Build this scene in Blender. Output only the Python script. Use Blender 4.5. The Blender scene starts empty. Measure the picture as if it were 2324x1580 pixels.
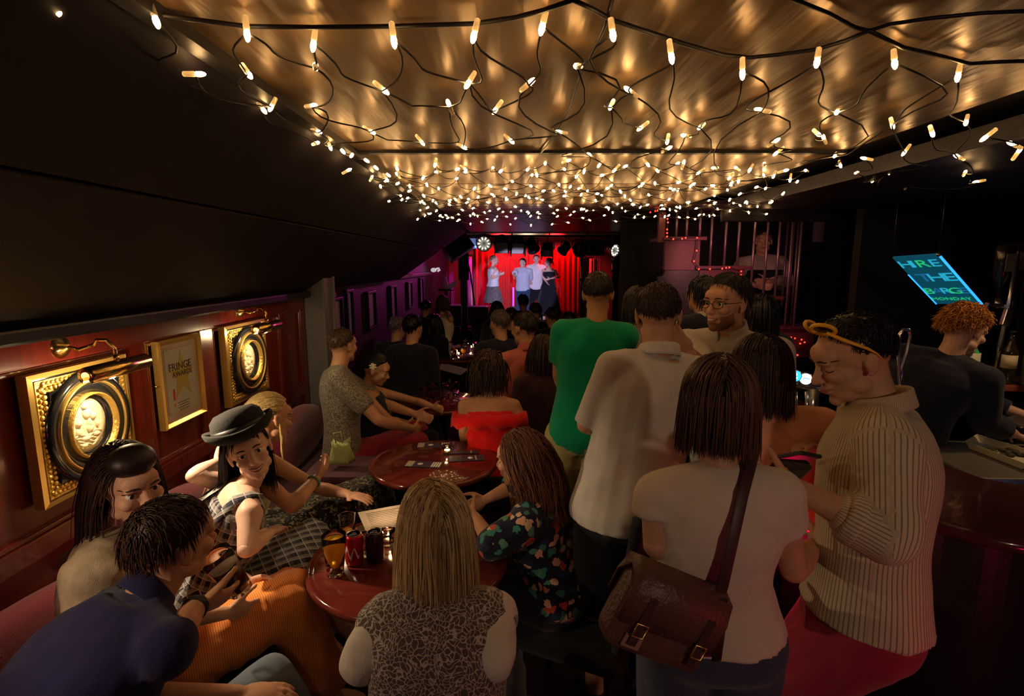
import bpy, bmesh, math, random
import numpy as np
from mathutils import Vector, Matrix, noise as mnoise

S = bpy.context.scene
COL = S.collection
rnd = random.Random(7)

# ------------------------------------------------------------------ camera, world, exposure
CAM_H, CAM_F, CAM_P = 1.85, 1200.0, math.radians(9.0)
cd = bpy.data.cameras.new('camera'); cam = bpy.data.objects.new('camera', cd); COL.objects.link(cam)
cam.location = (0, 0, CAM_H); cam.rotation_euler = (math.pi/2 - CAM_P, 0, 0)
cd.sensor_width = 36; cd.lens = CAM_F/2324*36; cd.clip_start = .02
S.camera = cam
W = bpy.data.worlds.new('world'); S.world = W; W.use_nodes = True
W.node_tree.nodes['Background'].inputs[0].default_value = (.35, .22, .6, 1)
W.node_tree.nodes['Background'].inputs[1].default_value = .03
S.view_settings.view_transform = 'Standard'; S.view_settings.look = 'None'
S.view_settings.exposure = 0.0; S.view_settings.gamma = 1.0; S.view_settings.use_curve_mapping = False

def light(name, kind, loc, color, power, target=None, size=.1, spot=60, blend=.4):
    d = bpy.data.lights.new(name, kind); o = bpy.data.objects.new(name, d); COL.objects.link(o)
    o.location = loc; d.color = color; d.energy = power
    if kind == 'AREA': d.shape = 'DISK'; d.size = size
    else: d.shadow_soft_size = size
    if kind == 'SPOT': d.spot_size = math.radians(spot); d.spot_blend = blend
    if target is not None:
        o.rotation_euler = (Vector(target)-Vector(loc)).to_track_quat('-Z', 'Y').to_euler()
    return o
# warm fill lights added behind the photographer; a low red lamp on the right
light('warm_fill_right', 'SPOT', (1.0, -1.3, 2.1), (1, .68, .46), 36, (1.0, 2.0, .9), .06, 62, .8)  # added fill on the standing group, no pendant there
light('warm_fill_left', 'SPOT', (.1, -.7, 2.1), (1, .68, .44), 5, (-.6, 1.8, .8), .04, 44, .8)  # added fill on the left group, hung on no wall
light('near_picture_lamp_glow', 'POINT', (-1.38, .62, 1.5), (1, .74, .42), 2, None, .03)
light('near_picture_lamp_beam', 'SPOT', (-1.36, .64, 1.52), (1, .72, .42), 16, (-.5, 1.6, .8), .03, 60, .8)
light('red_counter_glow', 'POINT', (1.0, 1.74, .86), (1, .01, .08), 1.1, None, .03)
light('red_lamp_glow', 'POINT', (1.5, .62, .7), (1, .01, .10), 3.3, None, .08)
light('magenta_lamp_glow', 'POINT', (-1.2, .45, 1.2), (1, .01, .22), .8, None, .06)
light('blue_bar_glow', 'POINT', (2.6, 1.9, .6), (.1, .2, 1), .8, None, .08)
light('bar_lamp_glow', 'SPOT', (2.9, 2.3, 2.2), (1, .62, .3), 20, (2.35, 2.5, 1.15), .06, 80, .6)
# stage lights, and a fill at the stairs
light('stage_red_wash', 'SPOT', (-.25, 13.95, 2.7), (1, .015, .02), 110, (-.4, 14.6, 1.2), .08, 120, .5)
light('stage_red_wash', 'SPOT', (1.1, 13.95, 2.7), (1, .015, .02), 110, (1.2, 14.6, 1.2), .08, 120, .5)
light('stage_white_key', 'SPOT', (.25, 8.0, 1.98), (.72, .62, 1), 950, (.1, 13.5, 1.2), .04, 22.5, .2)
light('stage_magenta', 'SPOT', (-.9, 13.3, 2.5), (1, .02, .75), 90, (-1.25, 14.2, 1.3), .05, 50, .4)
light('stage_spill', 'SPOT', (-.2, 12.0, 2.3), (.95, .05, .55), 110, (-1.7, 8.8, 1.5), .08, 55, .7)
light('stage_back', 'POINT', (.4, 14.05, 2.7), (1, .75, .5), 5, None, .06)
light('stairs_fill', 'SPOT', (1.6, 3.75, 1.9), (1, .3, .32), 16, (1.95, 4.9, 1.75), .06, 88, .5)  # added fill to bring out the man behind the bars
light('window_blue', 'SPOT', (-.6, 5.2, 2.2), (.25, .2, 1), 3.5, (-1.7, 5.55, 1.3), .04, 26, .5)

# ------------------------------------------------------------------ points from picture coordinates
_c, _s = math.cos(CAM_P), math.sin(CAM_P)
def _ray(u, v):
    x = (u-1162)/CAM_F; y = (790-v)/CAM_F
    return np.array([x, _c+y*_s, -_s+y*_c])
def at(u, v, Y):
    d = _ray(u, v); return np.array([0, 0, CAM_H]) + d*(Y/d[1])
def atz(u, v, Z):
    d = _ray(u, v); return np.array([0, 0, CAM_H]) + d*((Z-CAM_H)/d[2])
def atx(u, v, X):
    d = _ray(u, v); return np.array([0, 0, CAM_H]) + d*(X/d[0])
A = lambda *p: np.array(p, float)
def nz(v):
    v = np.asarray(v, float); n = np.linalg.norm(v); return v/n if n > 1e-9 else A(0, 0, 1)
def lerp(a, b, t): return np.asarray(a, float)*(1-t) + np.asarray(b, float)*t

# ------------------------------------------------------------------ materials
MATS = {}
def mat(name, col=(.5, .5, .5), rough=.6, metal=0., bump=0., bscale=60., spec=.5, emit=None, estr=0., trans=0., ior=1.45, alpha=1., sheen=0., var=0., vscale=6., coat=0.):
    if name in MATS: return MATS[name]
    m = bpy.data.materials.new(name); m.use_nodes = True
    nt = m.node_tree; b = nt.nodes['Principled BSDF']
    b.inputs['Base Color'].default_value = (*col, 1); b.inputs['Roughness'].default_value = rough
    b.inputs['Metallic'].default_value = metal; b.inputs['Specular IOR Level'].default_value = spec
    b.inputs['IOR'].default_value = ior; b.inputs['Transmission Weight'].default_value = trans
    b.inputs['Alpha'].default_value = alpha; b.inputs['Sheen Weight'].default_value = sheen
    b.inputs['Coat Weight'].default_value = coat
    if emit: b.inputs['Emission Color'].default_value = (*emit, 1); b.inputs['Emission Strength'].default_value = estr
    if bump or var:
        tc = nt.nodes.new('ShaderNodeTexCoord')
    if bump:
        n = nt.nodes.new('ShaderNodeTexNoise'); n.inputs['Scale'].default_value = bscale; n.inputs['Detail'].default_value = 4
        nt.links.new(tc.outputs['Object'], n.inputs['Vector'])
        bp = nt.nodes.new('ShaderNodeBump'); bp.inputs['Strength'].default_value = bump; bp.inputs['Distance'].default_value = .01
        nt.links.new(n.outputs['Fac'], bp.inputs['Height']); nt.links.new(bp.outputs['Normal'], b.inputs['Normal'])
    if var:
        n = nt.nodes.new('ShaderNodeTexNoise'); n.inputs['Scale'].default_value = vscale; n.inputs['Detail'].default_value = 5
        nt.links.new(tc.outputs['Object'], n.inputs['Vector'])
        r = nt.nodes.new('ShaderNodeValToRGB')
        r.color_ramp.elements[0].position = .3; r.color_ramp.elements[1].position = .7
        r.color_ramp.elements[0].color = (*[c*(1-var) for c in col], 1); r.color_ramp.elements[1].color = (*[min(1, c*(1+var)) for c in col], 1)
        nt.links.new(n.outputs['Fac'], r.inputs['Fac']); nt.links.new(r.outputs['Color'], b.inputs['Base Color'])
    MATS[name] = m; return m

def _n(nt, t, **kw):
    n = nt.nodes.new(t)
    for k, v in kw.items():
        if k in n.inputs.keys(): n.inputs[k].default_value = v
        else: setattr(n, k, v)
    return n
def stripes(nt, vec, direction, freq, width, soft=.04):
    """mask of stripes: 1 inside a stripe of the given share of the period"""
    d = _n(nt, 'ShaderNodeVectorMath', operation='DOT_PRODUCT'); nt.links.new(vec, d.inputs[0]); d.inputs[1].default_value = direction
    m = _n(nt, 'ShaderNodeMath', operation='MULTIPLY'); nt.links.new(d.outputs['Value'], m.inputs[0]); m.inputs[1].default_value = freq
    f = _n(nt, 'ShaderNodeMath', operation='FRACT'); nt.links.new(m.outputs[0], f.inputs[0])
    l = _n(nt, 'ShaderNodeMath', operation='LESS_THAN'); nt.links.new(f.outputs[0], l.inputs[0]); l.inputs[1].default_value = width
    return l.outputs[0]
def mixc(nt, fac, c1, c2):
    m = _n(nt, 'ShaderNodeMix', data_type='RGBA')
    if hasattr(fac, 'links'): nt.links.new(fac, m.inputs[0])
    else: m.inputs[0].default_value = fac
    for i, c in ((6, c1), (7, c2)):
        if hasattr(c, 'links'): nt.links.new(c, m.inputs[i])
        else: m.inputs[i].default_value = (*c, 1)
    return m.outputs[2]
def patt(name, fn, rough=.8, bump=.25, bscale=500, sheen=.2):
    if name in MATS: return MATS[name]
    m = mat(name, (.5, .5, .5), rough, bump=bump, bscale=bscale, spec=.2, sheen=sheen)
    nt = m.node_tree; b = nt.nodes['Principled BSDF']; tc = _n(nt, 'ShaderNodeTexCoord')
    nt.links.new(fn(nt, tc.outputs['Object']), b.inputs['Base Color']); return m

def cloth(name, col, var=.12, rough=.85): return mat(name, col, rough, bump=.35, bscale=420, spec=.2, sheen=.15, var=var, vscale=14)
def skin(name, col): return mat(name, col, .5, bump=.08, bscale=240, spec=.35, var=.08, vscale=18)
SK = {'fair': skin('skin_fair', (.62, .36, .26)), 'warm': skin('skin_warm', (.55, .29, .18)), 'tan': skin('skin_tan', (.46, .24, .13)), 'pale': skin('skin_pale', (.72, .46, .36))}

def hairmat(name, c1, c2, rough=.46):
    if name in MATS: return MATS[name]
    m = mat(name, c1, rough, spec=.45); nt = m.node_tree; b = nt.nodes['Principled BSDF']
    a = _n(nt, 'ShaderNodeAttribute', attribute_name='tone')
    nt.links.new(mixc(nt, a.outputs['Fac'], c1, c2), b.inputs['Base Color']); return m
H_DARK = hairmat('hair_dark', (.012, .008, .008), (.035, .02, .018), .5)
H_BLACK = hairmat('hair_black', (.006, .005, .007), (.016, .012, .016), .3)
H_BROWN = hairmat('hair_brown', (.04, .018, .012), (.16, .07, .035))
H_DKBROWN = hairmat('hair_dark_brown', (.022, .011, .009), (.075, .034, .022))
H_AUBURN = hairmat('hair_auburn', (.06, .02, .012), (.24, .09, .045))
H_BLOND = hairmat('hair_blond', (.22, .125, .05), (.8, .56, .27))
H_FAIR = hairmat('hair_fair', (.5, .34, .13), (.85, .66, .34))
H_GINGER = hairmat('hair_ginger', (.3, .1, .02), (.75, .33, .06))
H_GREY = hairmat('hair_grey_brown', (.06, .04, .04), (.2, .14, .13))

# ------------------------------------------------------------------ mesh builder
class MB:
    def __init__(s): s.v = []; s.f = []; s.m = []; s.sm = []
    def add(s, vs, fs, mi=0, smooth=True):
        o = len(s.v); s.v.extend([tuple(map(float, p)) for p in vs])
        for f in fs: s.f.append([i+o for i in f]); s.m.append(mi); s.sm.append(smooth)
        return s
    def box(s, c, d, R=None, mi=0, bev=0.0):
        c = np.asarray(c, float); h = np.asarray(d, float)/2
        R = np.eye(3) if R is None else np.asarray(R, float)
        if bev <= 0:
            vs = [c + R @ (h*A(x, y, z)) for x in (-1, 1) for y in (-1, 1) for z in (-1, 1)]
            return s.add(vs, [(0, 1, 3, 2), (4, 6, 7, 5), (0, 4, 5, 1), (2, 3, 7, 6), (0, 2, 6, 4), (1, 5, 7, 3)], mi, False)
        b = min(bev, min(h)*.95)
        bm = bmesh.new(); bmesh.ops.create_cube(bm, size=1)
        for v in bm.verts: v.co = Vector([v.co[i]*2*h[i] for i in range(3)])
        bmesh.ops.bevel(bm, geom=bm.edges[:], offset=b, segments=2, affect='EDGES', profile=.6)
        bm.verts.index_update()
        s.add([c + R @ np.array(v.co) for v in bm.verts], [[v.index for v in f.verts] for f in bm.faces], mi, False); bm.free(); return s
    def ell(s, c, r, R=None, mi=0, n=14, m=9):
        c = np.asarray(c, float); r = np.broadcast_to(np.asarray(r, float), (3,)); R = np.eye(3) if R is None else np.asarray(R)
        vs = [c + R @ (r*A(0, 0, 1))]
        for i in range(1, m):
            p = math.pi*i/m
            for j in range(n):
                t = 2*math.pi*j/n; vs.append(c + R @ (r*A(math.sin(p)*math.cos(t), math.sin(p)*math.sin(t), math.cos(p))))
        vs.append(c + R @ (r*A(0, 0, -1))); fs = []
        for j in range(n): fs.append((0, 1+j, 1+(j+1) % n))
        for i in range(m-2):
            for j in range(n):
                a = 1+i*n+j; b = 1+i*n+(j+1) % n; fs.append((a, a+n, b+n, b))
        L = len(vs)-1; o = 1+(m-2)*n
        for j in range(n): fs.append((L, o+(j+1) % n, o+j))
        return s.add(vs, fs, mi)
    def rings(s, R, mi=0, caps=True, smooth=True, closed=False):
        n = len(R[0]); vs = [p for r in R for p in r]; fs = []
        K = len(R)
        for i in range(K if closed else K-1):
            for j in range(n):
                a = i*n+j; b = i*n+(j+1) % n; a2 = ((i+1) % K)*n+j; b2 = ((i+1) % K)*n+(j+1) % n
                fs.append((a, b, b2, a2))
        if caps and not closed: fs.append(tuple(range(n-1, -1, -1))); fs.append(tuple((K-1)*n+j for j in range(n)))
        return s.add(vs, fs, mi, smooth)
    def tube(s, pts, rad, n=10, mi=0, caps=True, closed=False, flat=None, ref=None):
        pts = [np.asarray(p, float) for p in pts]; K = len(pts)
        if not hasattr(rad, '__len__'): rad = [rad]*K
        R = []; prev = None
        for i, p in enumerate(pts):
            if closed: t = nz(pts[(i+1) % K]-pts[i-1])
            else: t = nz(pts[min(i+1, K-1)]-pts[max(i-1, 0)])
            if prev is None:
                r0 = A(0, 0, 1) if ref is None else np.asarray(ref, float)
                if abs(t @ nz(r0)) > .95: r0 = A(1, 0, 0)
                x = nz(np.cross(t, r0))
            else: x = nz(prev - t*(prev @ t))
            prev = x; y = np.cross(t, x)
            fy = 1 if flat is None else flat
            R.append([p + rad[i]*(math.cos(2*math.pi*j/n)*x + fy*math.sin(2*math.pi*j/n)*y) for j in range(n)])
        return s.rings(R, mi, caps, True, closed)
    def cap(s, a, b, ra, rb, n=12):
        """rounded tapered limb piece"""
        a = np.asarray(a, float); b = np.asarray(b, float); t = nz(b-a)
        P = [a-t*ra*.95, a-t*ra*.7, a, b, b+t*rb*.7, b+t*rb*.95]; Rr = [ra*.3, ra*.72, ra, rb, rb*.72, rb*.3]
        return s.tube(P, Rr, n)
    def lathe(s, prof, c=(0, 0, 0), n=24, mi=0, axis=None, caps=True, R=None):
        c = np.asarray(c, float); R = np.eye(3) if R is None else np.asarray(R)
        return s.rings([[c + R @ A(r*math.cos(2*math.pi*j/n), r*math.sin(2*math.pi*j/n), z) for j in range(n)] for r, z in prof], mi, caps)
    def prism(s, poly, e1, e2, o, d, mi=0):
        """polygon given in axes e1,e2 from o, thickness vector d"""
        o = np.asarray(o, float); n = len(poly)
        a = [o + np.asarray(e1)*x + np.asarray(e2)*y for x, y in poly]; b = [p+np.asarray(d) for p in a]
        fs = [tuple(range(n)), tuple(range(2*n-1, n-1, -1))] + [(i, i+n, (i+1) % n+n, (i+1) % n) for i in range(n)]
        return s.add(a+b, fs, mi, False)
    def mesh(s, name):
        me = bpy.data.meshes.new(name); me.from_pydata(s.v, [], s.f); me.update()
        if s.f:
            me.polygons.foreach_set('use_smooth', s.sm); me.polygons.foreach_set('material_index', s.m)
        bm = bmesh.new(); bm.from_mesh(me); bmesh.ops.recalc_face_normals(bm, faces=bm.faces[:]); bm.to_mesh(me); bm.free()
        return me
    def build(s, name, m, parent=None):
        return link(name, s.mesh(name), m, parent)

def link(name, me, m, parent=None):
    o = bpy.data.objects.new(name, me); COL.objects.link(o)
    for x in (m if isinstance(m, (list, tuple)) else [m]): me.materials.append(x)
    if parent is not None: par(o, parent)
    return o
def par(o, p):
    o.parent = p
    o.matrix_parent_inverse = Matrix.Translation(p.location).inverted() if p.type == 'EMPTY' else Matrix()
def tag(o, label=None, cat=None, group=None, kind=None):
    if label: o['label'] = label
    if cat: o['category'] = cat
    if group: o['group'] = group
    if kind: o['kind'] = kind
    return o
def thing(name, label, cat, loc=(0, 0, 0), group=None):
    o = bpy.data.objects.new(name, None); COL.objects.link(o); o.location = tuple(map(float, loc)); o.empty_display_size = .05
    return tag(o, label, cat, group)
def struct(name, mb, m, parent=None): return tag(mb.build(name, m, parent), kind='structure')

def text(body, size, m, o, ex, ey, parent, name='lettering', align='CENTER', extr=.0008):
    c = bpy.data.curves.new(name, 'FONT'); c.body = body; c.size = size; c.align_x = align; c.align_y = 'CENTER'; c.extrude = extr; c.resolution_u = 3
    ob = bpy.data.objects.new(name, c); COL.objects.link(ob); c.materials.append(m)
    ex = nz(ex); ez = nz(np.cross(ex, ey)); ey = np.cross(ez, ex)
    Mx = Matrix([[ex[i], ey[i], ez[i], o[i]] for i in range(3)] + [[0, 0, 0, 1]])
    dg = bpy.context.evaluated_depsgraph_get(); me = bpy.data.meshes.new_from_object(ob.evaluated_get(dg)); me.transform(Mx)
    bpy.data.objects.remove(ob)
    ob = bpy.data.objects.new(name, me); COL.objects.link(ob)
    if not me.materials: me.materials.append(m)
    if parent is not None: par(ob, parent)
    return ob

def remesh(mb, vox, it=3, fold=None, sel=None):
    """melt overlapping closed shapes into one continuous smooth skin"""
    me = mb.mesh('tmp'); o = bpy.data.objects.new('tmp', me); COL.objects.link(o)
    r = o.modifiers.new('r', 'REMESH'); r.mode = 'VOXEL'; r.voxel_size = vox; r.use_smooth_shade = True
    if it:
        k = o.modifiers.new('s', 'SMOOTH'); k.factor = .5; k.iterations = it
    dg = bpy.context.evaluated_depsgraph_get(); dg.update()
    out = bpy.data.meshes.new_from_object(o.evaluated_get(dg)); bpy.data.objects.remove(o); bpy.data.meshes.remove(me)
    out.materials.clear()
    n = len(out.vertices); co = np.empty(n*3); out.vertices.foreach_get('co', co); co = co.reshape(-1, 3)
    if fold:
        amp, sc, stretch = fold
        nr = np.empty(n*3); out.vertices.foreach_get('normal', nr); nr = nr.reshape(-1, 3)
        d = np.array([mnoise.noise((p[0]*sc, p[1]*sc, p[2]*sc*stretch)) + .45*mnoise.noise((p[0]*sc*2.3+7, p[1]*sc*2.3+p[2]*sc, p[2]*sc*2.3*stretch)) for p in co])
        d = np.where(d > 0, d, d*.6)
        co = co + nr*(d*amp)[:, None]; out.vertices.foreach_set('co', co.ravel()); out.update()
    out.polygons.foreach_set('use_smooth', [True]*len(out.polygons))
    return out
def joinmesh(ms):
    bm = bmesh.new()
    for m in ms: bm.from_mesh(m)
    me = bpy.data.meshes.new('j'); bm.to_mesh(me); bm.free()
    for m in ms: bpy.data.meshes.remove(m)
    me.polygons.foreach_set('use_smooth', [True]*len(me.polygons)); return me
# ------------------------------------------------------------------ people
UP = A(0, 0, 1)
EYE_W = mat('eye_white', (.75, .72, .7), .25); EYE_I = mat('iris_dark', (.03, .018, .012), .15)
LIP = mat('lips', (.42, .1, .09), .4); TEETH = mat('teeth', (.8, .76, .68), .3); BROW = mat('brow_hair', (.02, .012, .01), .7)

def yawv(y):
    y = math.radians(y); return A(-math.sin(y), math.cos(y), 0)
def rot(axis, ang, v):
    return np.array(Matrix.Rotation(math.radians(ang), 3, Vector(axis)) @ Vector(v))

class Person:
    def __init__(p, label, C, yaw=0, hyaw=None, hpitch=0, hroll=0, P=None, z0=0., sex='m', s=None, syaw=None, girth=1., sk='warm', lod=1,
                 slump=0., L=None, R=None, legs=None, neck=0., group=None, shw=1., hs=1., crot=None):
        p.label, p.C, p.sex, p.lod, p.girth = label, np.asarray(C, float), sex, lod, girth
        if s is None: s = (p.C[2]-z0)/1.63 if P is None else 1.
        p.s = s; p.z0 = z0; p.hs = hs*s if s > .8 else hs*s
        p.sk = SK[sk]; p.slump = slump; p.Lspec, p.Rspec, p.legs = L, R, legs; p.group = group
        hyaw = yaw if hyaw is None else hyaw; syaw = yaw if syaw is None else syaw
        p.f = yawv(yaw); p.r = np.cross(p.f, UP); p.sf = yawv(syaw); p.sr = np.cross(p.sf, UP)
        hf = yawv(hyaw); hr = np.cross(hf, UP); hu = UP
        hf, hu = rot(hr, -hpitch, hf), rot(hr, -hpitch, hu)
        hr, hu = rot(hf, hroll, hr), rot(hf, hroll, hu)
        p.hf, p.hr, p.hu = hf, hr, hu
        p.HB = np.stack([hr, hf, hu], 1)
        if P is None: P = p.C - UP*.70*s - p.f*.03*s; P[2] = z0 + .93*s
        p.P = np.asarray(P, float)
        base = nz(p.C - p.P)
        p.N = p.C - (hu*.6+base*.4)*.150*s - p.sf*.025*s - hf*.012*s + UP*neck
        p.u = nz(p.N - p.P); p.len = np.linalg.norm(p.N-p.P)
        p.sr = nz(p.sr - p.u*(p.sr @ p.u)*.6)
        w = (.178 if sex == 'm' else .152)*shw*s
        p.SL = p.N - p.u*.062*s - p.sr*w; p.SR = p.N - p.u*.062*s + p.sr*w
        p.arm = {}
        for k, sp, S0, sd in (('L', L, p.SL, -1), ('R', R, p.SR, 1)):
            if sp is None:
                E = S0 + (-p.u*.27 + p.sr*sd*.05 - p.sf*.03)*s; Wr = E + (-p.u*.235 + p.sf*.07)*s; h = None
            else: E, Wr = np.asarray(sp[0], float), np.asarray(sp[1], float); h = sp[2] if len(sp) > 2 else None
            p.arm[k] = (S0, E, Wr, h)
        hipw = .09*s
        p.HL = p.P - p.r*hipw; p.HR = p.P + p.r*hipw
        lg = {}
        for k, H, sd in (('L', p.HL, -1), ('R', p.HR, 1)):
            if legs is None:
                K = H + p.r*sd*.012 + p.f*.02; K[2] = z0+.49*s; An = H + p.r*sd*.02 - p.f*.02; An[2] = z0+.085*s
            elif legs == 'sit':
                K = H + p.f*.43*s + p.r*sd*.03 + UP*.03; An = K - p.f*.02; An[2] = z0+.085*s
            else: K, An = [np.asarray(q, float) for q in legs[k]]
            lg[k] = (H, K, An)
        p.leg = lg
        p.root = None

    SEC_M = [(-.16, .085, .085, 0), (-.06, .155, .112, -.004), (.04, .168, .118, -.008), (.2, .158, .108, 0), (.38, .152, .102, .006), (.6, .168, .115, .01), (.76, .178, .115, .005), (.87, .165, .098, -.004), (.95, .11, .075, -.008), (1.02, .062, .06, 0)]
    SEC_F = [(-.16, .085, .085, 0), (-.06, .165, .115, -.01), (.05, .172, .118, -.012), (.22, .145, .098, 0), (.38, .124, .088, .006), (.56, .142, .108, .02), (.66, .148, .118, .022), (.78, .15, .1, .006), (.88, .14, .08, -.004), (.95, .09, .062, -.006), (1.02, .05, .05, 0)]
    def spine(p, t):
        b = 4*t*(1-t)*p.slump if 0 < t < 1 else 0
        return p.P + (p.N-p.P)*t - p.f*b
    def torso(p, mb, t0, t1, off=0., n=20, wide=1., hem=None, depth=1.):
        sec = p.SEC_M if p.sex == 'm' else p.SEC_F
        T = np.array([q[0] for q in sec]); ts = sorted(set([t0, t1] + [t for t in np.linspace(t0, t1, 14)]))
        R = []
        for t in ts:
            a = np.interp(t, T, [q[1] for q in sec]); b = np.interp(t, T, [q[2] for q in sec]); d = np.interp(t, T, [q[3] for q in sec])
            g = 1+(p.girth-1)*max(0, min(1, 1.3-t))
            a = (a*g*wide*p.s) + off; b = (b*g*(1+(p.girth-1)*.6)*depth*p.s) + off
            if hem: k = hem(t); a += k; b += k
            w = min(1, max(0, t)); r = nz(lerp(p.r, p.sr, w)); f = nz(np.cross(p.u, r)); c = p.spine(t) + f*d*p.s
            rr = []
            for j in range(n):
                an = 2*math.pi*j/n; cx, sy = math.cos(an), math.sin(an)
                e = 2/2.35
                rr.append(c + r*a*math.copysign(abs(cx)**e, cx) + f*b*math.copysign(abs(sy)**e, sy))
            R.append(rr)
        mb.rings(R)
    def limb(p, mb, pts, rad, n=12):
        for i in range(len(pts)-1): mb.cap(pts[i], pts[i+1], rad[i], rad[i+1], n)
    def arm_chain(p, k):
        S0, E, Wr, h = p.arm[k]; m = p.s*(1 if p.sex == 'm' else .84)
        return [S0, lerp(S0, E, .45), E, lerp(E, Wr, .3), Wr], [.056*m, .048*m, .038*m, .042*m, .026*m]
    def leg_chain(p, k):
        H, K, An = p.leg[k]; m = p.s*(1 if p.sex == 'm' else .96)
        return [H, lerp(H, K, .5), K, lerp(K, An, .3), An], [.092*m, .076*m, .055*m, .056*m, .036*m]
    def hand(p, mb, k):
        S0, E, Wr, h = p.arm[k]; s = p.s*(1 if p.sex == 'm' else .9)
        d = nz(Wr-E); nrm = None; curl = 22; spread = 1
        if h:
            if h.get('dir') is not None: d = nz(h['dir'])
            nrm = h.get('n'); curl = h.get('curl', curl)
        side = -1 if k == 'L' else 1
        if nrm is None: nrm = -p.sr*side          # palm faces the body
        nrm = nz(np.asarray(nrm, float) - d*(np.asarray(nrm) @ d)); lat = np.cross(d, nrm)*side   # lat points to the thumb side
        pc = Wr + d*.05*s
        Rm = np.stack([lat, d, nrm], 1)
        mb.ell(pc, (.042*s, .056*s, .017*s), Rm, n=14, m=9)
        for i, (o, ln) in enumerate(((.031, .074), (.0105, .083), (-.0105, .077), (-.031, .06))):
            b = Wr + d*.082*s + lat*o*s; dd = nz(d + lat*o*1.6*spread); pts = [Wr + d*.05*s+lat*o*.8*s, b]; q = b; a = curl*.5
            for seg in (.45, .32, .23):
                dr = rot(lat, (-a)*1, dd) if np.dot(rot(lat, -1, d), nrm) > np.dot(d, nrm) else rot(lat, a, dd)
                q = q + dr*ln*seg*s; pts.append(q); a += curl*(1.1+.08*i)
            p.limb(mb, pts, [.0095*s, .0095*s, .0085*s, .008*s, .007*s], 8)
        t0 = Wr + d*.018*s + lat*.024*s; td = nz(d*.65 + lat*.75 + nrm*.25); t1 = t0+td*.042*s; t2 = t1+nz(td*.7+d*.5+nrm*.35*min(1, curl/30))*.032*s; t3 = t2+nz(td*.4+d*.7+nrm*.5*min(1, curl/30))*.027*s
        p.limb(mb, [t0, t1, t2, t3], [.014*s, .0115*s, .0095*s, .008*s], 8)
    def H(p, x, y, z): return p.C + p.HB @ (A(x, y, z)*p.hs)
    def head_shape(p, mb):
        s = p.hs; f = 1 if p.sex == 'm' else 0
        e = lambda c, r, n=16, m=11: mb.ell(p.H(*c), np.array(r)*s, p.HB, n=n, m=m)
        e((0, -.014, .03), (.0755, .096, .088), 22, 14)
        e((0, .03, -.03), (.0585, .06, .08), 18, 12)
        e((0, .043, -.078), (.043+.004*f, .044, .036))
        e((0, .076, -.1), (.019+.004*f, .016, .016))
        e((0, .068, .035), (.052, .03, .034))
        for q in (-1, 1):
            e((q*.037, .066, -.022), (.024, .024, .022)); e((q*.046, .018, -.064), (.015+.003*f, .032, .022))
            e((q*.03, .082, .021), (.021, .012, .007+.001*f))                      # brow ridge
            e((q*.031, .0755, .012), (.015, .011, .005))                          # upper lid
            e((q*.031, .0755, -.009), (.014, .010, .0045))                        # lower lid
            e((q*.0105, .100, -.033), (.0085, .0095, .0075))                      # nostril wing
            e((q*.078, -.008, -.004), (.008, .019, .031)); e((q*.081, -.014, .008), (.006, .017, .018)); e((q*.076, .0, -.03), (.006, .009, .010))
        p.limb(mb, [p.H(0, .084, .018), p.H(0, .098, -.012), p.H(0, .111, -.029)], [.0085*s, .0105*s, .0125*s], 10)
        e((0, .092, -.058), (.021, .010, .0055)); e((0, .091, -.069), (.019, .0105, .0062)); e((0, .085, -.052), (.026, .012, .012))
        nr = (.056 if f else .045)*s
        mb.tube([p.H(0, -.02, -.03), p.H(0, -.018, -.08), lerp(p.H(0, -.02, -.1), p.N, .6), p.N - p.u*.02*p.s, p.N - p.u*.09*p.s], [nr*1.02, nr, nr*1.0, nr*1.12, nr*1.1], 16)
    def build(p, face=None, bare=None, shoes=None, legs=True):
        vb, vh, va = [(.015, .0042, .0056), (.023, .009, .011), (.036, .017, .02)][p.lod]
        ms = []
        b = MB(); p.torso(b, -.14, 1.0)
        if bare: vb = (.0098, .015, .024)[p.lod]
        if legs:
            for k in 'LR':
                c, r = p.leg_chain(k); p.limb(b, c, r)
                An = p.leg[k][2]; toe = An + p.f*.15*p.s; toe[2] = p.z0+.04; hl = An-p.f*.03*p.s; hl[2] = p.z0+.045
                p.limb(b, [An, hl, An+p.f*.07*p.s-UP*.03, toe], [.037*p.s, .036*p.s, .042*p.s, .034*p.s])
        if bare:
            for k in 'LR':
                c, r = p.arm_chain(k); p.limb(b, c, r); b.ell(c[0], .058*p.s*(1 if p.sex == 'm' else .86), n=12)
            b.tube([p.SL, p.N-p.u*.02, p.SR], [.045*p.s, .05*p.s, .045*p.s], 12)
        ms.append(remesh(b, vb, 5))
        h = MB(); p.head_shape(h); hm = remesh(h, vh, 2 if p.lod < 2 else 1)
        if face:
            from mathutils.bvhtree import BVHTree
            p.bv = bv = BVHTree.FromPolygons([v.co.copy() for v in hm.vertices], [q.vertices[:] for q in hm.polygons])
        ms.append(hm)
        ar = MB()
        for k in 'LR':
            c, r = p.arm_chain(k)
            if not bare: p.limb(ar, c, r)
            else: p.limb(ar, c[2:], r[2:])
            p.hand(ar, k)
        ms.append(remesh(ar, va, 2))
        o = link('person', joinmesh(ms), p.sk); tag(o, p.label, 'person', p.group); p.root = o
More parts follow.
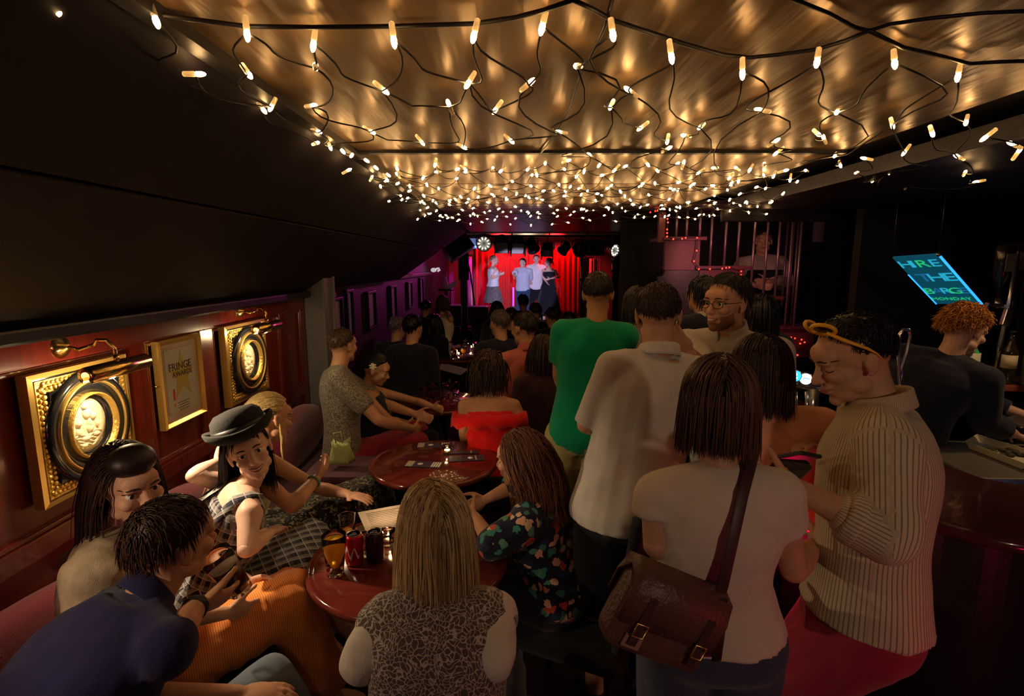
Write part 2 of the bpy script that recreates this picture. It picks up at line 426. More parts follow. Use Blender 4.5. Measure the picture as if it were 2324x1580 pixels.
        if face:
            def hit(x, z, dy=.0015):
                q = bv.ray_cast(Vector(p.H(x, .25, z)), Vector(-p.hf))
                return np.array(q[0]) + p.hf*dy if q[0] is not None else p.H(x, .09, z)
            for q in (-1, 1):
                e = MB(); cc = p.H(q*.031, .0735 if face != 'closed' else .0745, .002); r0 = .0125*p.hs
                e.ell(cc, r0, np.stack([p.hr, p.hu, p.hf], 1), n=16, m=12)
                look = nz(p.hf)
                for i, fc in enumerate(e.f):
                    m_ = np.mean([e.v[j] for j in fc], 0)
                    if nz(m_-cc) @ look > .82: e.m[i] = 1
                e.build('eye' if face != 'closed' else 'eyelid', [EYE_W, EYE_I] if face != 'closed' else [p.sk, p.sk], o)
                bw = MB(); bw.tube([hit(q*(.014+.0095*i), .024+.004*math.sin(i*.9), .001) for i in range(5)], [x*p.hs for x in (.003, .0042, .004, .003, .0015)], 6, flat=.7); bw.build('eyebrow', BROW, o)
                ls = MB(); lz = .0065 if face != 'closed' else -.004; ls.tube([hit(q*(.018+.0068*i), lz+(.0035 if lz > 0 else -.003)*math.sin(i*.8+.2), .001) for i in range(5)], .0016*p.hs, 5); ls.build('eyelashes', BROW, o)
            sm = .007 if face == 'smile' else 0
            w = .027 if face == 'smile' else .022
            up = MB(); lo = MB(); tt = MB(); gap = .0035 if face in ('smile', 'open') else .0
            xs = [-1, -.66, -.33, 0, .33, .66, 1]
            up.tube([hit(x*w, -.0585+gap*.6*(1-x*x)+sm*x*x, .0012) for x in xs], [max(.0012, .0032*(1-.7*x*x))*p.hs for x in xs], 6)
            lo.tube([hit(x*w, -.0655-gap*(1-x*x)+sm*x*x*1.0+.0055*x*x, .0012) for x in xs], [max(.0012, .0042*(1-.75*x*x))*p.hs for x in xs], 6)
            up.add(*_shift(lo)); up.build('lips', LIP, o)
            if gap:
                tt.tube([hit(x*w*.8, -.062+sm*x*x*.9, .0006) for x in xs], [max(.0008, .0034*(1-.6*x*x))*p.hs for x in xs], 6)
                tt.build('teeth', TEETH, o)
        if shoes is not None:
            for k in 'LR':
                An = p.leg[k][2]; b = MB(); toe = An+p.f*.17*p.s; toe[2] = p.z0+.042; hl = An-p.f*.035*p.s; hl[2] = p.z0+.045
                p.limb(b, [An+UP*.02, An-UP*.02], [.048*p.s, .046*p.s]); p.limb(b, [hl, An+p.f*.07*p.s-UP*.03, toe], [.043*p.s, .05*p.s, .04*p.s])
                link('shoe', remesh(b, .012, 2), shoes, o)
        return o
    # ---- clothes
    def top(p, name, m, t0=-.1, t1=.97, off=.014, sleeve=1., soff=.014, fold=(.008, 9, .45), vox=None, hem=None, wide=1., depth=1., sl=None, shoulder=True):
        vox = vox or (.0095, .015, .026)[p.lod]; b = MB(); p.torso(b, t0, t1, off, hem=hem, wide=wide, depth=depth)
        for k in 'LR':
            n = sleeve if sl is None else sl[k]
            if n <= 0:
                continue
            S0, E, Wr, h = p.arm[k]; c, r = p.arm_chain(k); T = [0, .3, .66, .84, 1.3]
            b.ell(S0, r[0]*1.02+soff, n=12)
            # sleeve covers share n of upper arm + forearm (1 = to elbow, 2 = to wrist)
            pts = [S0, lerp(S0, E, .45*min(1, n/.5)) if n < .5 else lerp(S0, E, .45)]; rr = [r[0]+soff, r[1]+soff*1.15]
            if n >= .5:
                if n <= 1: pts.append(lerp(S0, E, n)); rr.append(lerp(r[1], r[2], (n-.45)/.55)+soff*1.3)
                else:
                    pts.append(E); rr.append(r[2]+soff*1.25); q = n-1
                    if q > .3: pts.append(lerp(E, Wr, .3)); rr.append(r[3]+soff)
                    pts.append(lerp(E, Wr, q)); rr.append((r[3] if q < .5 else lerp(r[3], r[4], q))+soff)
            for i in range(len(pts)-1):
                last = i == len(pts)-2
                if last: b.tube([pts[i], pts[i+1]], [rr[i], rr[i+1]], 14)
                else: b.cap(pts[i], pts[i+1], rr[i], rr[i+1], 14)
        if shoulder and sleeve > 0: b.ell(p.N-p.u*.034*p.s, A(.092, .074, .05)*p.s+off*.4, np.stack([p.sr, nz(np.cross(p.u, p.sr)), p.u], 1)); b.tube([p.SL, p.N-p.u*.035*p.s, p.SR], [.052*p.s+off, .058*p.s+off, .052*p.s+off], 12)
        return p.cl(link(name, remesh(b, vox, 3, fold), m, p.root))
    def trousers(p, name, m, off=.016, to=.95, top=.16, fold=(.009, 8, .5), vox=None, wide=1., bare_from=None):
        vox = vox or (.014, .02, .034)[p.lod]; b = MB(); p.torso(b, -.15, top, off*.8)
        for k in 'LR':
            H, K, An = p.leg[k]; c, r = p.leg_chain(k)
            if to <= .5: pts = [H, lerp(H, K, .5), lerp(H, K, to*2)]; rr = [r[0]+off, r[1]+off*1.3*wide, lerp(r[1], r[2], max(0, to*2-.5)*2)+off*1.5*wide]
            else: q = (to-.5)*2; pts = [H, lerp(H, K, .5), K, lerp(K, An, .3), lerp(K, An, q)]; rr = [r[0]+off, r[1]+off*wide, r[2]+off*wide, r[3]+off*wide, r[4]+off*1.3*wide]
            for i in range(len(pts)-1):
                if i == len(pts)-2: b.tube([pts[i], pts[i+1]], [rr[i], rr[i+1]], 14)
                else: b.cap(pts[i], pts[i+1], rr[i], rr[i+1], 14)
        return link(name, remesh(b, vox, 3, fold), m, p.root)
    def cl(p, o):
        """cloth coordinates (round the body or sleeve, along it) for woven patterns"""
        me = o.data; n = len(me.vertices); co = np.empty(n*3); me.vertices.foreach_get('co', co); co = co.reshape(-1, 3)
        w = co-p.P; al = w @ p.u; ff = nz(np.cross(p.u, p.sr)); x, y = w @ p.sr, w @ ff
        best = np.sqrt((x/(.19*p.s))**2+(y/(.13*p.s))**2)-1; ci = np.arctan2(y, x)*.16
        for k in 'LR':
            S0, E, Wr, h = p.arm[k]
            for a, b in ((S0, E), (E, Wr)):
                ax = nz(b-a); q = co-a; L_ = np.linalg.norm(b-a); t = np.clip(q @ ax, 0, L_); d = q-t[:, None]*ax; dist = np.linalg.norm(d, axis=1)/(.07*p.s)-1
                e1 = nz(np.cross(ax, p.sf)); e2 = np.cross(ax, e1); an = np.arctan2(d @ e2, d @ e1)*.06; m_ = dist < best
                best = np.where(m_, dist, best); ci = np.where(m_, an, ci); al = np.where(m_, t, al)
        at_ = me.attributes.new('cl', 'FLOAT_VECTOR', 'POINT'); at_.data.foreach_set('vector', np.stack([ci, al, np.zeros(n)], 1).ravel()); return o
    def skirt_sit(p, name, m, to=1.3, off=.03, fold=(.014, 7, .8), vox=None, top=.3):
        """skirt over a sitting lap: to = 1 to the knees, 1.5 half way down the shins"""
        vox = vox or (.011, .014, .022)[p.lod]; b = MB(); p.torso(b, -.12, top, off*.6)
        for k in 'LR':
            H, K, An = p.leg[k]; c, r = p.leg_chain(k); b.cap(H, K, r[0]+off, r[2]+off*1.25, 14)
            if to > 1: b.cap(K, lerp(K, An, to-1), r[2]+off*1.25, r[3]+off*1.2, 14)
        for t in (.1, .3, .5, .7, .9, 1):
            a, c = lerp(p.HL, p.leg['L'][1], t), lerp(p.HR, p.leg['R'][1], t); b.cap(a, c, .07*p.s+off, .07*p.s+off, 12)
        if to > 1:
            for t in np.linspace(0, to-1, 5):
                a, c = lerp(p.leg['L'][1], p.leg['L'][2], t), lerp(p.leg['R'][1], p.leg['R'][2], t); b.cap(a, c, .05+off*.8, .05+off*.8, 12)
        return link(name, remesh(b, vox, 4, fold), m, p.root)
    def skirt_stand(p, name, m, length=.45, flare=.1, top=.25, n=36):
        b = MB(); R = []
        for i in range(9):
            t = i/8; z = top - t*(top + length/p.len); g = flare*t
            c = p.spine(max(z, -.05)) if z > -.05 else p.P - UP*(-z)*p.len
            a0, b0 = (.15 if p.sex == 'f' else .16)*p.s + min(1, t*3)*.035, .1*p.s+min(1, t*3)*.03
            R.append([c + p.r*math.cos(q)*(a0+g+.014*t*math.sin(q*9)) + p.f*math.sin(q)*(b0+g+.014*t*math.sin(q*9)) for q in [2*math.pi*j/n for j in range(n)]])
        b.rings(R); return b.build(name, m, p.root)
    def collar(p, m, w=.055, r=.072, h=.045, name='collar'):
        b = MB(); R = []; c0 = lerp(p.N, p.H(0, -.02, -.1), .35)
        r = r*.86*(1 if p.sex == 'm' else .86); Q = [math.pi/2+.32+(2*math.pi-.64)*j/30 for j in range(31)]
        c0 = p.N + p.u*.008*p.s; ff = nz(np.cross(p.u, p.sr))
        for q in Q:
            R.append([c0 + (p.sr*math.cos(q)*(r+dr) + ff*math.sin(q)*(r*.98+dr))*p.s + p.u*(dz-.022*math.sin(q))*p.s for dr, dz in ((0, -.012), (.001, h*.75), (.004, h), (.009, h*.95), (.02, .004), (.024, -.008), (.02, -.01), (.008, h*.6), (.006, -.012))])
        b.rings(R); return p.cl(b.build(name, m, p.root))
    def beard(p, m):
        b = MB(); ids = {}; vs = []; fs = []
        for i in range(31):
            for j in range(16):
                az = math.radians(-80+160*i/30); z = -.036-.082*j/15
                z = -.05-.068*j/15 + (.022*max(0, abs(az)-.7) if abs(az) > .7 else 0)
                d = p.HB @ A(math.sin(az), math.cos(az), 0); q = p.bv.ray_cast(Vector(p.H(0, .015, z)+d*.2), Vector(-d))
                if q[0] is None: continue
                pt = np.array(q[0]); loc = p.HB.T @ (pt-p.C)/p.hs
                if abs(loc[0]) < .026 and -.075 < loc[2] < -.052: continue
                ids[(i, j)] = len(vs); vs.append(pt+d*.0022)
        for (i, j) in ids:
            k = [(i, j), (i+1, j), (i+1, j+1), (i, j+1)]
            if all(q in ids for q in k): fs.append([ids[q] for q in k])
        b.add(vs, fs); return b.build('beard', m, p.root)
    # ---- hair
    def hair(p, m, style='short', length=.05, n=400, rad=.003, vol=.05, grav=.5, inert=.7, wave=0., wfreq=30., part=.0, seed=1, K=12, line=None, name='hair', sides=3, fringe=0., lift=0., tie=(0, -.1, .0), nobody=False, capk=1.02, sweep=0.):
        n = int(n*(.52 if p.lod == 0 else .42)); rad *= 1.3 if p.lod == 0 else 1.5; K = min(K, 12); rg = np.random.default_rng(seed); s = p.hs; Sc = p.H(0, -.014, .03); rd = A(.0775, .098, .0905)*s; HB = p.HB
        line = line or {0: 50, 35: 54, 62: 66, 80: 84, 98: 88, 112: 104, 140: 118, 180: 124}
        la, lv = np.array(list(line.keys()), float), np.array(list(line.values()), float)
        # cap
        V = []; F = []; nt_, npz = 36, 12
        for sh, kk in ((0, capk), (1, .93)):
            for i in range(npz+1):
                for j in range(nt_):
                    th = 2*math.pi*j/nt_; ad = math.degrees(math.acos(max(-1, min(1, math.cos(th))))); ph = math.radians(np.interp(ad, la, lv))*i/npz
                    d = A(math.sin(ph)*math.sin(th), math.sin(ph)*math.cos(th), math.cos(ph)); k2 = kk if i < npz else .97
                    V.append(Sc + HB @ (rd*d*k2))
        o2 = (npz+1)*nt_
        for i in range(npz):
            for j in range(nt_):
                a, b = i*nt_+j, i*nt_+(j+1) % nt_
                F.append((a, b, b+nt_, a+nt_)); F.append((o2+a, o2+a+nt_, o2+b+nt_, o2+b))
        for j in range(nt_):
            a, b = npz*nt_+j, npz*nt_+(j+1) % nt_; F.append((a, b, o2+b, o2+a))
        ncap = len(V)
        # strands
        D = []; i = 0
        while len(D) < n:
            i += 1; z = 1-(i % 4096+rg.random())/4096*1.75 if False else 1-rg.random()*1.75; th = rg.random()*2*math.pi
            ad = math.degrees(math.acos(math.cos(th))); ph = math.degrees(math.acos(max(-1, z)))
            if ph < np.interp(ad, la, lv)-1: rr = math.sqrt(1-z*z); D.append((rr*math.sin(th), rr*math.cos(th), z))
        D = np.array(D); k = capk + .005 + vol*rg.random(n)
        loc = D*k[:, None]
        x, y, z = D.T; sg = np.where(x-part >= 0, 1., -1.)
        rn = rg.normal(0, 1, (n, 3))
        if style == 'down': g = np.stack([sg*(.75*np.clip(z, 0, 1)+.1), -.35-0*x+.25*y, -.25-.8*(1-np.clip(z, 0, 1))], 1) + rn*.06; g[:, 1] -= sweep*(y > -.3)
        elif style == 'short': g = np.stack([.15*x, .75*np.clip(z, 0, 1)+.1, -.15-1.0*(1-np.clip(z, 0, 1))], 1) + rn*.22
        elif style == 'crop': g = np.stack([.15*x, .3-.6*np.clip(z, 0, 1)*(y < .2), -.3-.9*(1-np.clip(z, 0, 1))], 1) + rn*.3
        elif style == 'quiff': g = np.stack([.35*sg, -.9+0*x, .1-.6*(1-np.clip(z, 0, 1))], 1) + rn*.08
        elif style == 'pony': g = np.array(tie)/A(.0775, .098, .0905) - D + rn*.03
        elif style == 'curly': g = rn*.6 + np.stack([.3*x, .3*y, -.35+0*x], 1)
        if fringe:
            fm = (y > .45) & (z > .35) & (abs(x) < .75); g[fm] = np.stack([fringe*(.5+0*x[fm]), .75+0*x[fm], -.45+0*x[fm]], 1) + rn[fm]*.07
        g = g - D*np.sum(g*D, 1)[:, None]*(1 if style != 'curly' else .2)
        d = (g @ HB.T); d /= np.linalg.norm(d, axis=1)[:, None]+1e-9
        d = d + ((D @ HB.T)*lift); d /= np.linalg.norm(d, axis=1)[:, None]
        pos = Sc + (loc*rd) @ HB.T
        Ls = length*(.72+.38*rg.random(n))
        if style == 'down' or (style == 'curly' and length > .12): Ls = np.clip(118-np.degrees(np.arccos(z)), 0, 130)*math.pi/180*.098*s*1.05 + length*(.72+.38*rg.random(n))
        if fringe: Ls[fm] = .075*(.8+.4*rg.random(int(fm.sum())))
        pts = [pos.copy()]; h = (Ls/(K-1))[:, None]
        side = np.cross(d, UP); ph0 = rg.random(n)*6.28
        tiew = Sc + HB @ (A(*tie)*s)
        Tax = p.u
        for i in range(1, K):
            if style == 'pony':
                to = tiew-pos; dist = np.linalg.norm(to, axis=1); near = dist < .03*s
                if not hasattr(p, '_t'): pass
                passed = near if i == 1 else (passed | near)
                dd = np.where(passed[:, None], -p.hf*.25-UP*.9 + rn*.05, to/(dist[:, None]+1e-9)); d = d*.35+dd*.65
            else: d = d*inert + np.array([0, 0, -grav]) + (rn*.02) - (p.hf*sweep*.35*(i < K*.55) if style == 'down' else 0)
            if wave: d = d + side*(wave*np.sin(ph0+i*wfreq*.1))[:, None] + UP*(wave*.5*np.cos(ph0+i*wfreq*.1))[:, None]
            d /= np.linalg.norm(d, axis=1)[:, None]+1e-9
            pos = pos + d*h
            for _ in range(2):
                q = ((pos-Sc) @ HB)/rd; qn = np.linalg.norm(q, axis=1); ins = qn < k
                if ins.any(): pos[ins] = Sc + ((q[ins]/qn[ins, None]*k[ins, None])*rd) @ HB.T
                if not nobody:
                    face = p.H(0, .03, -.045); q = ((pos-face) @ HB)/(A(.066, .068, .088)*s); qn = np.linalg.norm(q, axis=1); ins = qn < 1
                    if ins.any(): pos[ins] = face + (q[ins]/qn[ins, None]*(A(.066, .068, .088)*s)) @ HB.T
                    w = pos-p.N; t = w @ Tax; rx = w @ p.sr; ff = nz(np.cross(p.u, p.sr)); ry = w @ ff
                    a_, b_ = (.178*p.s*(1 if p.sex == 'm' else .9)+.02), (.118*p.s+.028)
                    tap = np.clip((.03-t)/(.12), .02, 1)**.5; bb = b_*np.clip((.05-t)/.16, .3, 1)
                    m_ = (t < .03) & (t > -.62*p.s); ex = 1-(rx/(a_*tap))**2; dep = bb*np.sqrt(np.clip(ex, 0, 1)); sgn = np.where(ry < .02, -1., 1.); ins = m_ & (ex > 0) & (np.abs(ry) < dep)
                    if ins.any(): pos[ins] = pos[ins] + ff*((sgn*dep-ry)[ins]*.8)[:, None]
            d = pos-pts[-1]; d /= np.linalg.norm(d, axis=1)[:, None]+1e-9
            pts.append(pos.copy())
        Q = np.stack(pts, 1)                                     # n,K,3
        T = np.gradient(Q, axis=1); T /= np.linalg.norm(T, axis=2)[..., None]+1e-9
        X = np.cross(T, A(.31, .52, .79)); X /= np.linalg.norm(X, axis=2)[..., None]+1e-9; Y = np.cross(T, X)
        tt = np.linspace(0, 1, K); rp = rad*(1-.8*tt**2.2)*(.9+.2*0); rp = rp[None, :]*(.7+.6*rg.random(n))[:, None]
        an = 2*np.pi*np.arange(sides)/sides
        VV = Q[:, :, None, :] + rp[:, :, None, None]*(np.cos(an)[None, None, :, None]*X[:, :, None, :]+np.sin(an)[None, None, :, None]*Y[:, :, None, :])
        VV = VV.reshape(-1, 3)
        bi = ncap + (np.arange(n)*K*sides)[:, None, None] + (np.arange(K-1)*sides)[None, :, None]; j = np.arange(sides)[None, None, :]; j2 = (np.arange(sides)+1) % sides
        FF = np.stack([bi+j, bi+j2[None, None, :], bi+j2[None, None, :]+sides, bi+j+sides], -1).reshape(-1, 4)
        allv = np.concatenate([np.array(V), VV]); allf = np.concatenate([np.array(F), FF])
        me = bpy.data.meshes.new(name); nv, nf = len(allv), len(allf)
        me.vertices.add(nv); me.vertices.foreach_set('co', allv.ravel()); me.loops.add(nf*4); me.loops.foreach_set('vertex_index', allf.ravel().astype(np.int32))
        me.polygons.add(nf); me.polygons.foreach_set('loop_start', (np.arange(nf)*4).astype(np.int32)); me.polygons.foreach_set('use_smooth', [True]*nf); me.update(calc_edges=True)
        at_ = me.attributes.new('tone', 'FLOAT', 'POINT'); tone = np.concatenate([np.full(ncap, .25), np.repeat(np.clip(rg.beta(1.6, 1.8, n), 0, 1), K*sides)]); at_.data.foreach_set('value', tone)
        return link(name, me, m, p.root)

def _shift(mb): return mb.v, mb.f
# ------------------------------------------------------------------ the setting
M_FLOOR = mat('floor_carpet', (.018, .012, .02), .9, bump=.5, bscale=180, var=.3, vscale=5)
def wood(name, c1, c2, rough=.3, sc=3., axis=(1, 1, 8), coat=.3):
    m = mat(name, c1, rough, spec=.5, coat=coat); nt = m.node_tree; b = nt.nodes['Principled BSDF']; tc = _n(nt, 'ShaderNodeTexCoord')
    mp = _n(nt, 'ShaderNodeMapping'); mp.inputs['Scale'].default_value = axis; nt.links.new(tc.outputs['Object'], mp.inputs[0])
    n = _n(nt, 'ShaderNodeTexNoise', Scale=sc, Detail=6., Distortion=.6); nt.links.new(mp.outputs[0], n.inputs['Vector'])
    nt.links.new(mixc(nt, n.outputs['Fac'], c1, c2), b.inputs['Base Color']); return m
M_MAHOG = wood('mahogany_panel', (.075, .007, .006), (.17, .02, .01), .26, 3, (9, 9, 1))
M_TABLE = wood('mahogany_table', (.085, .011, .01), (.18, .03, .022), .14, 4, (2, 12, 2), .6)
M_BARTOP = wood('bar_top_wood', (.05, .014, .016), (.11, .03, .03), .18, 4, (2, 9, 2), .5)
M_SHELF = wood('shelf_wood', (.2, .05, .025), (.34, .1, .05), .35, 4, (8, 2, 2))
M_BLACK = mat('black_paint', (.012, .011, .014), .45, bump=.15, bscale=30)
M_SLOPE = mat('dark_grey_gloss_paint', (.016, .012, .018), .62, spec=.25, bump=.35, bscale=6, var=.25, vscale=4)
M_DPLANK = mat('dark_plank_paint', (.05, .028, .045), .3, bump=.2, bscale=20)
M_PILLAR = mat('grey_pillar_paint', (.16, .155, .165), .6, bump=.2, bscale=60)
M_DARKWALL = mat('dark_navy_wall', (.014, .012, .022), .7, bump=.2, bscale=25)
def gold_ceiling():
    m = mat('gold_lacquered_board', (.3, .18, .065), .4, .5, spec=.6); nt = m.node_tree; b = nt.nodes['Principled BSDF']; tc = _n(nt, 'ShaderNodeTexCoord')
    n1 = _n(nt, 'ShaderNodeTexNoise', Scale=3.2, Detail=3.); nt.links.new(tc.outputs['Object'], n1.inputs['Vector'])
    mp = _n(nt, 'ShaderNodeMapping'); mp.inputs['Scale'].default_value = (9, 1.1, 1); nt.links.new(tc.outputs['Object'], mp.inputs[0])
    n2 = _n(nt, 'ShaderNodeTexNoise', Scale=1.6, Detail=3.); nt.links.new(mp.outputs[0], n2.inputs['Vector'])
    bp = _n(nt, 'ShaderNodeBump', Strength=.4, Distance=.02); nt.links.new(n2.outputs['Fac'], bp.inputs['Height']); nt.links.new(bp.outputs[0], b.inputs['Normal'])
    nt.links.new(mixc(nt, n1.outputs['Fac'], (.14, .08, .03), (.34, .21, .09)), b.inputs['Base Color'])
    r = _n(nt, 'ShaderNodeMapRange'); r.inputs[3].default_value = .3; r.inputs[4].default_value = .46; nt.links.new(n1.outputs['Fac'], r.inputs[0]); nt.links.new(r.outputs[0], b.inputs['Roughness'])
    return m
M_GOLDC = gold_ceiling()

struct('floor', MB().box((.9, 6.2, -.05), (5.8, 17.6, .1)), M_FLOOR)
# left wall, panelled
wl = struct('wall_left', MB().box((-1.66, 1.3, .8), (.08, 5.6, 1.6)), M_MAHOG)
for y0, y1 in ((-.2, -.08), (.62, .74), (1.38, 1.5), (2.15, 2.28), (2.68, 2.8), (3.62, 3.72), (3.98, 4.06)):
    MB().box((-1.612, (y0+y1)/2, .78), (.028, y1-y0, 1.5), bev=.006).build('stile', M_MAHOG, wl)
MB().box((-1.61, 1.9, 1.56), (.03, 4.3, .1), bev=.008).build('rail', M_MAHOG, wl)
MB().box((-1.61, 1.9, .9), (.03, 4.3, .08), bev=.008).build('rail', M_MAHOG, wl)
for y0, y1 in ((1.5, 2.15), (2.28, 2.68), (2.8, 3.62), (3.72, 3.98)):
    b = MB()
    for (c, d) in (((-1.611, (y0+y1)/2, 1.5), (.022, y1-y0, .018)), ((-1.611, (y0+y1)/2, .95), (.022, y1-y0, .018)), ((-1.611, y0+.009, 1.225), (.022, .018, .55)), ((-1.611, y1-.009, 1.225), (.022, .018, .55))): b.box(c, d, bev=.006)
    b.build('panel_moulding', M_MAHOG, wl)
struct('trim_1', MB().box((-1.575, 1.3, 1.625), (.09, 5.5, .05), bev=.01), M_BLACK)
# sloping side of the boat's roof above the left wall
sl = struct('ceiling_slope_left', MB().prism([(-1.75, 1.64), (-.6, 2.42), (-.6, 2.5), (-1.8, 1.75)], (1, 0, 0), (0, 0, 1), (0, -1.5, 0), (0, 9.2, 0)), M_BLACK)
for (xa, za, xb, zb) in ((-1.6, 1.64, -1.025, 2.035), (-1.012, 2.045, -.62, 2.315)):
    dx, dz = nz((xb-xa, zb-za)); b = MB()
    b.prism([(xa, za), (xb, zb), (xb-dz*.05, zb+dx*.05), (xa-dz*.05, za+dx*.05)], (1, 0, 0), (0, 0, 1), (0, -1.5, 0), (0, 9.1, 0)); b.build('roof_board', M_SLOPE, sl)
# flat roof: lacquered boards over the tables, dark planks beyond
cl = struct('ceiling', MB().box((1.2, 3.4, 2.44), (5.2, 9.0, .16)), M_BLACK)
GX0, GX1 = -.62, 1.34
for y0, y1 in ((-1.0, .62), (.63, 2.215), (2.235, 3.1), (3.115, 4.1)):
    MB().box(((GX0+GX1)/2, (y0+y1)/2, 2.315), (GX1-GX0, y1-y0, .03), bev=.003).build('ceiling_panel', M_GOLDC, cl)
struct('trim_2', MB().box(((GX0+GX1)/2, 2.225, 2.296), (GX1-GX0, .03, .014)), M_BLACK)
struct('trim_3', MB().box((GX0-.015, 1.6, 2.3), (.04, 5.2, .05)), M_BLACK)
for i in range(22):
    MB().box((.9, 4.2+i*.16, 2.315), (3.0, .15, .03), bev=.008).build('plank', M_DPLANK, cl)
struct('trim_4', MB().box((.9, 7.72, 2.36), (5.6, .1, .14)), M_BLACK)
# lower dark soffit above the bar and the stairs
sf = struct('ceiling_soffit', MB().box((2.75, 2.2, 2.28), (2.3, 3.6, .07)), mat('soffit_paint', (.03, .024, .04), .5, bump=.2))
MB().box((1.95, 4.02, 2.21), (.8, .05, .1), bev=.01).build('lintel', M_SLOPE, sf)
struct('ceiling_stage', MB().box((.9, 11.5, 2.95), (5.6, 7.6, .1)), M_BLACK)
struct('wall_right', MB().box((3.75, 6.2, 1.5), (.1, 17.6, 3)), M_DARKWALL)
struct('wall_front', MB().box((.9, 15.05, 1.5), (5.8, .1, 3)), M_DARKWALL)
struct('wall_bar', MB().box((3.1, 3.9, 1.2), (1.2, .08, 2.4)), M_DARKWALL)
struct('wall_stairs', MB().box((2.46, 5.98, 1.45), (2.5, .08, 2.9)), M_DARKWALL)
# the pillar at the end of the panelling
pl = struct('column_grey', MB().box((-1.535, 4.2, .87), (.17, .22, 1.74), bev=.012), M_PILLAR)
MB().prism([(-1.62, 1.735), (-1.45, 1.735), (-1.45, 1.86)], (1, 0, 0), (0, 0, 1), (0, 4.09, 0), (0, .22, 0)).build('gusset', M_PILLAR, pl)
MB().box((-1.447, 4.29, .9), (.025, .04, 1.8), bev=.006).build('corner_bead', M_PILLAR, pl)
# left wall beyond the pillar, with narrow windows
wf = struct('wall_left_far', MB().box((-1.8, 9.6, 1.3), (.12, 10.8, 2.6)), mat('far_wall_paint', (.06, .035, .06), .55, bump=.3, bscale=8))
struct('trim_5', MB().box((-1.715, 8.2, 1.66), (.07, 7.8, .06), bev=.01), mat('far_rail', (.09, .06, .09), .4))
M_BLIND = mat('pale_blind', (.55, .42, .6), .5); M_GLASSD = mat('window_glass', (.25, .2, .4), .08, spec=.7)
for i, (y, w, z0, z1) in enumerate(((5.15, .3, 1.05, 1.5), (5.58, .17, 1.1, 1.56), (6.45, .32, 1.1, 1.5), (7.65, .3, 1.05, 1.52), (8.9, .3, 1.15, 1.53), (10.05, .28, 1.1, 1.57))):
    w_ = struct('window_%d' % (i+1), MB().box((-1.735, y, (z0+z1)/2), (.012, w, z1-z0)), M_GLASSD)
    MB().box((-1.722, y+.05*w, (z0+z1)/2), (.006, w*.6, (z1-z0)*.96)).build('blind', M_BLIND, w_)
    f = MB()
    for (c, d) in (((-1.72, y, z1+.015), (.05, w+.07, .03)), ((-1.72, y, z0-.015), (.06, w+.07, .03)), ((-1.72, y-w/2-.017, (z0+z1)/2), (.05, .034, z1-z0)), ((-1.72, y+w/2+.017, (z0+z1)/2), (.05, .034, z1-z0))): f.box(c, d, bev=.005)
    f.build('window_frame', M_BLACK, w_)

# ------------------------------------------------------------------ stage
M_STAGE = mat('stage_black', (.015, .013, .016), .6)
SZ = .33
struct('floor_stage', MB().box((.5, 13.6, SZ/2), (4.6, 2.8, SZ)), M_STAGE)
def drape(name, label, x0, x1, y, z0, z1, m, folds, amp):
    b = MB(); n = max(24, int(folds*10)); R = []
    for th in (0, .012):
        for z in (z0, (z0+z1)/2, z1):
            pass
    top, bot = [], []
    rows = []
    for k in range(7):
        t = k/6; row = []
        for i in range(n+1):
            s = i/n; ph = 2*math.pi*folds*s + .9*math.sin(s*19+1); row.append((x0+(x1-x0)*s + .012*math.sin(ph*2), y + amp*(.75+.35*t)*math.sin(ph) + .02*math.sin(s*31), z1+(z0-z1)*t))
        rows.append(row)
    vs = [p for r in rows for p in r] + [(p[0], p[1]+.014, p[2]) for r in rows for p in r]; N = n+1; o = 7*N; fs = []
    for k in range(6):
        for i in range(n):
            a = k*N+i; fs += [(a, a+1, a+N+1, a+N), (o+a, o+a+N, o+a+N+1, o+a+1)]
    for k in range(6):
        for i in (0, n): a = k*N+i; fs.append((a, a+N, o+a+N, o+a))
    for i in range(n): fs += [(i, o+i, o+i+1, i+1), (6*N+i, 6*N+i+1, o+6*N+i+1, o+6*N+i)]
    b.add(vs, fs); return tag(b.build(name, m), label, 'curtain')
drape('stage_curtain', 'red velvet stage curtain hanging in folds behind the four performers', -1.06, 1.86, 14.5, SZ, 2.27, mat('red_velvet', (.55, .008, .008), .7, sheen=.2), 20, .075)
drape('side_curtain', 'narrow pink-lit pleated drape at the left edge of the stage', -1.36, -1.08, 14.2, SZ, 2.05, mat('pale_drape', (.8, .6, .75), .6), 4, .035)
drape('side_curtain', 'small purple-lit drape behind the right-hand stage pole', 2.05, 2.35, 14.2, 1.5, 2.0, mat('pale_drape', (.8, .6, .75), .6), 4, .03)
struct('trim_6', MB().box((.6, 14.3, 2.62), (4.4, .12, .1)), mat('pale_beam', (.6, .55, .5), .6))
bw_ = struct('wall_stage', MB().box((.5, 14.8, 1.6), (4.6, .06, 2.6)), mat('stage_back_wall', (.3, .26, .3), .7, bump=.4, bscale=12))
for i in range(12):
    for k in range(3): MB().box((-1.5+i*.36+(k % 2)*.18, 14.76, 2.32+k*.11), (.34, .03, .095), bev=.006).build('brick', MATS['stage_back_wall'], bw_)
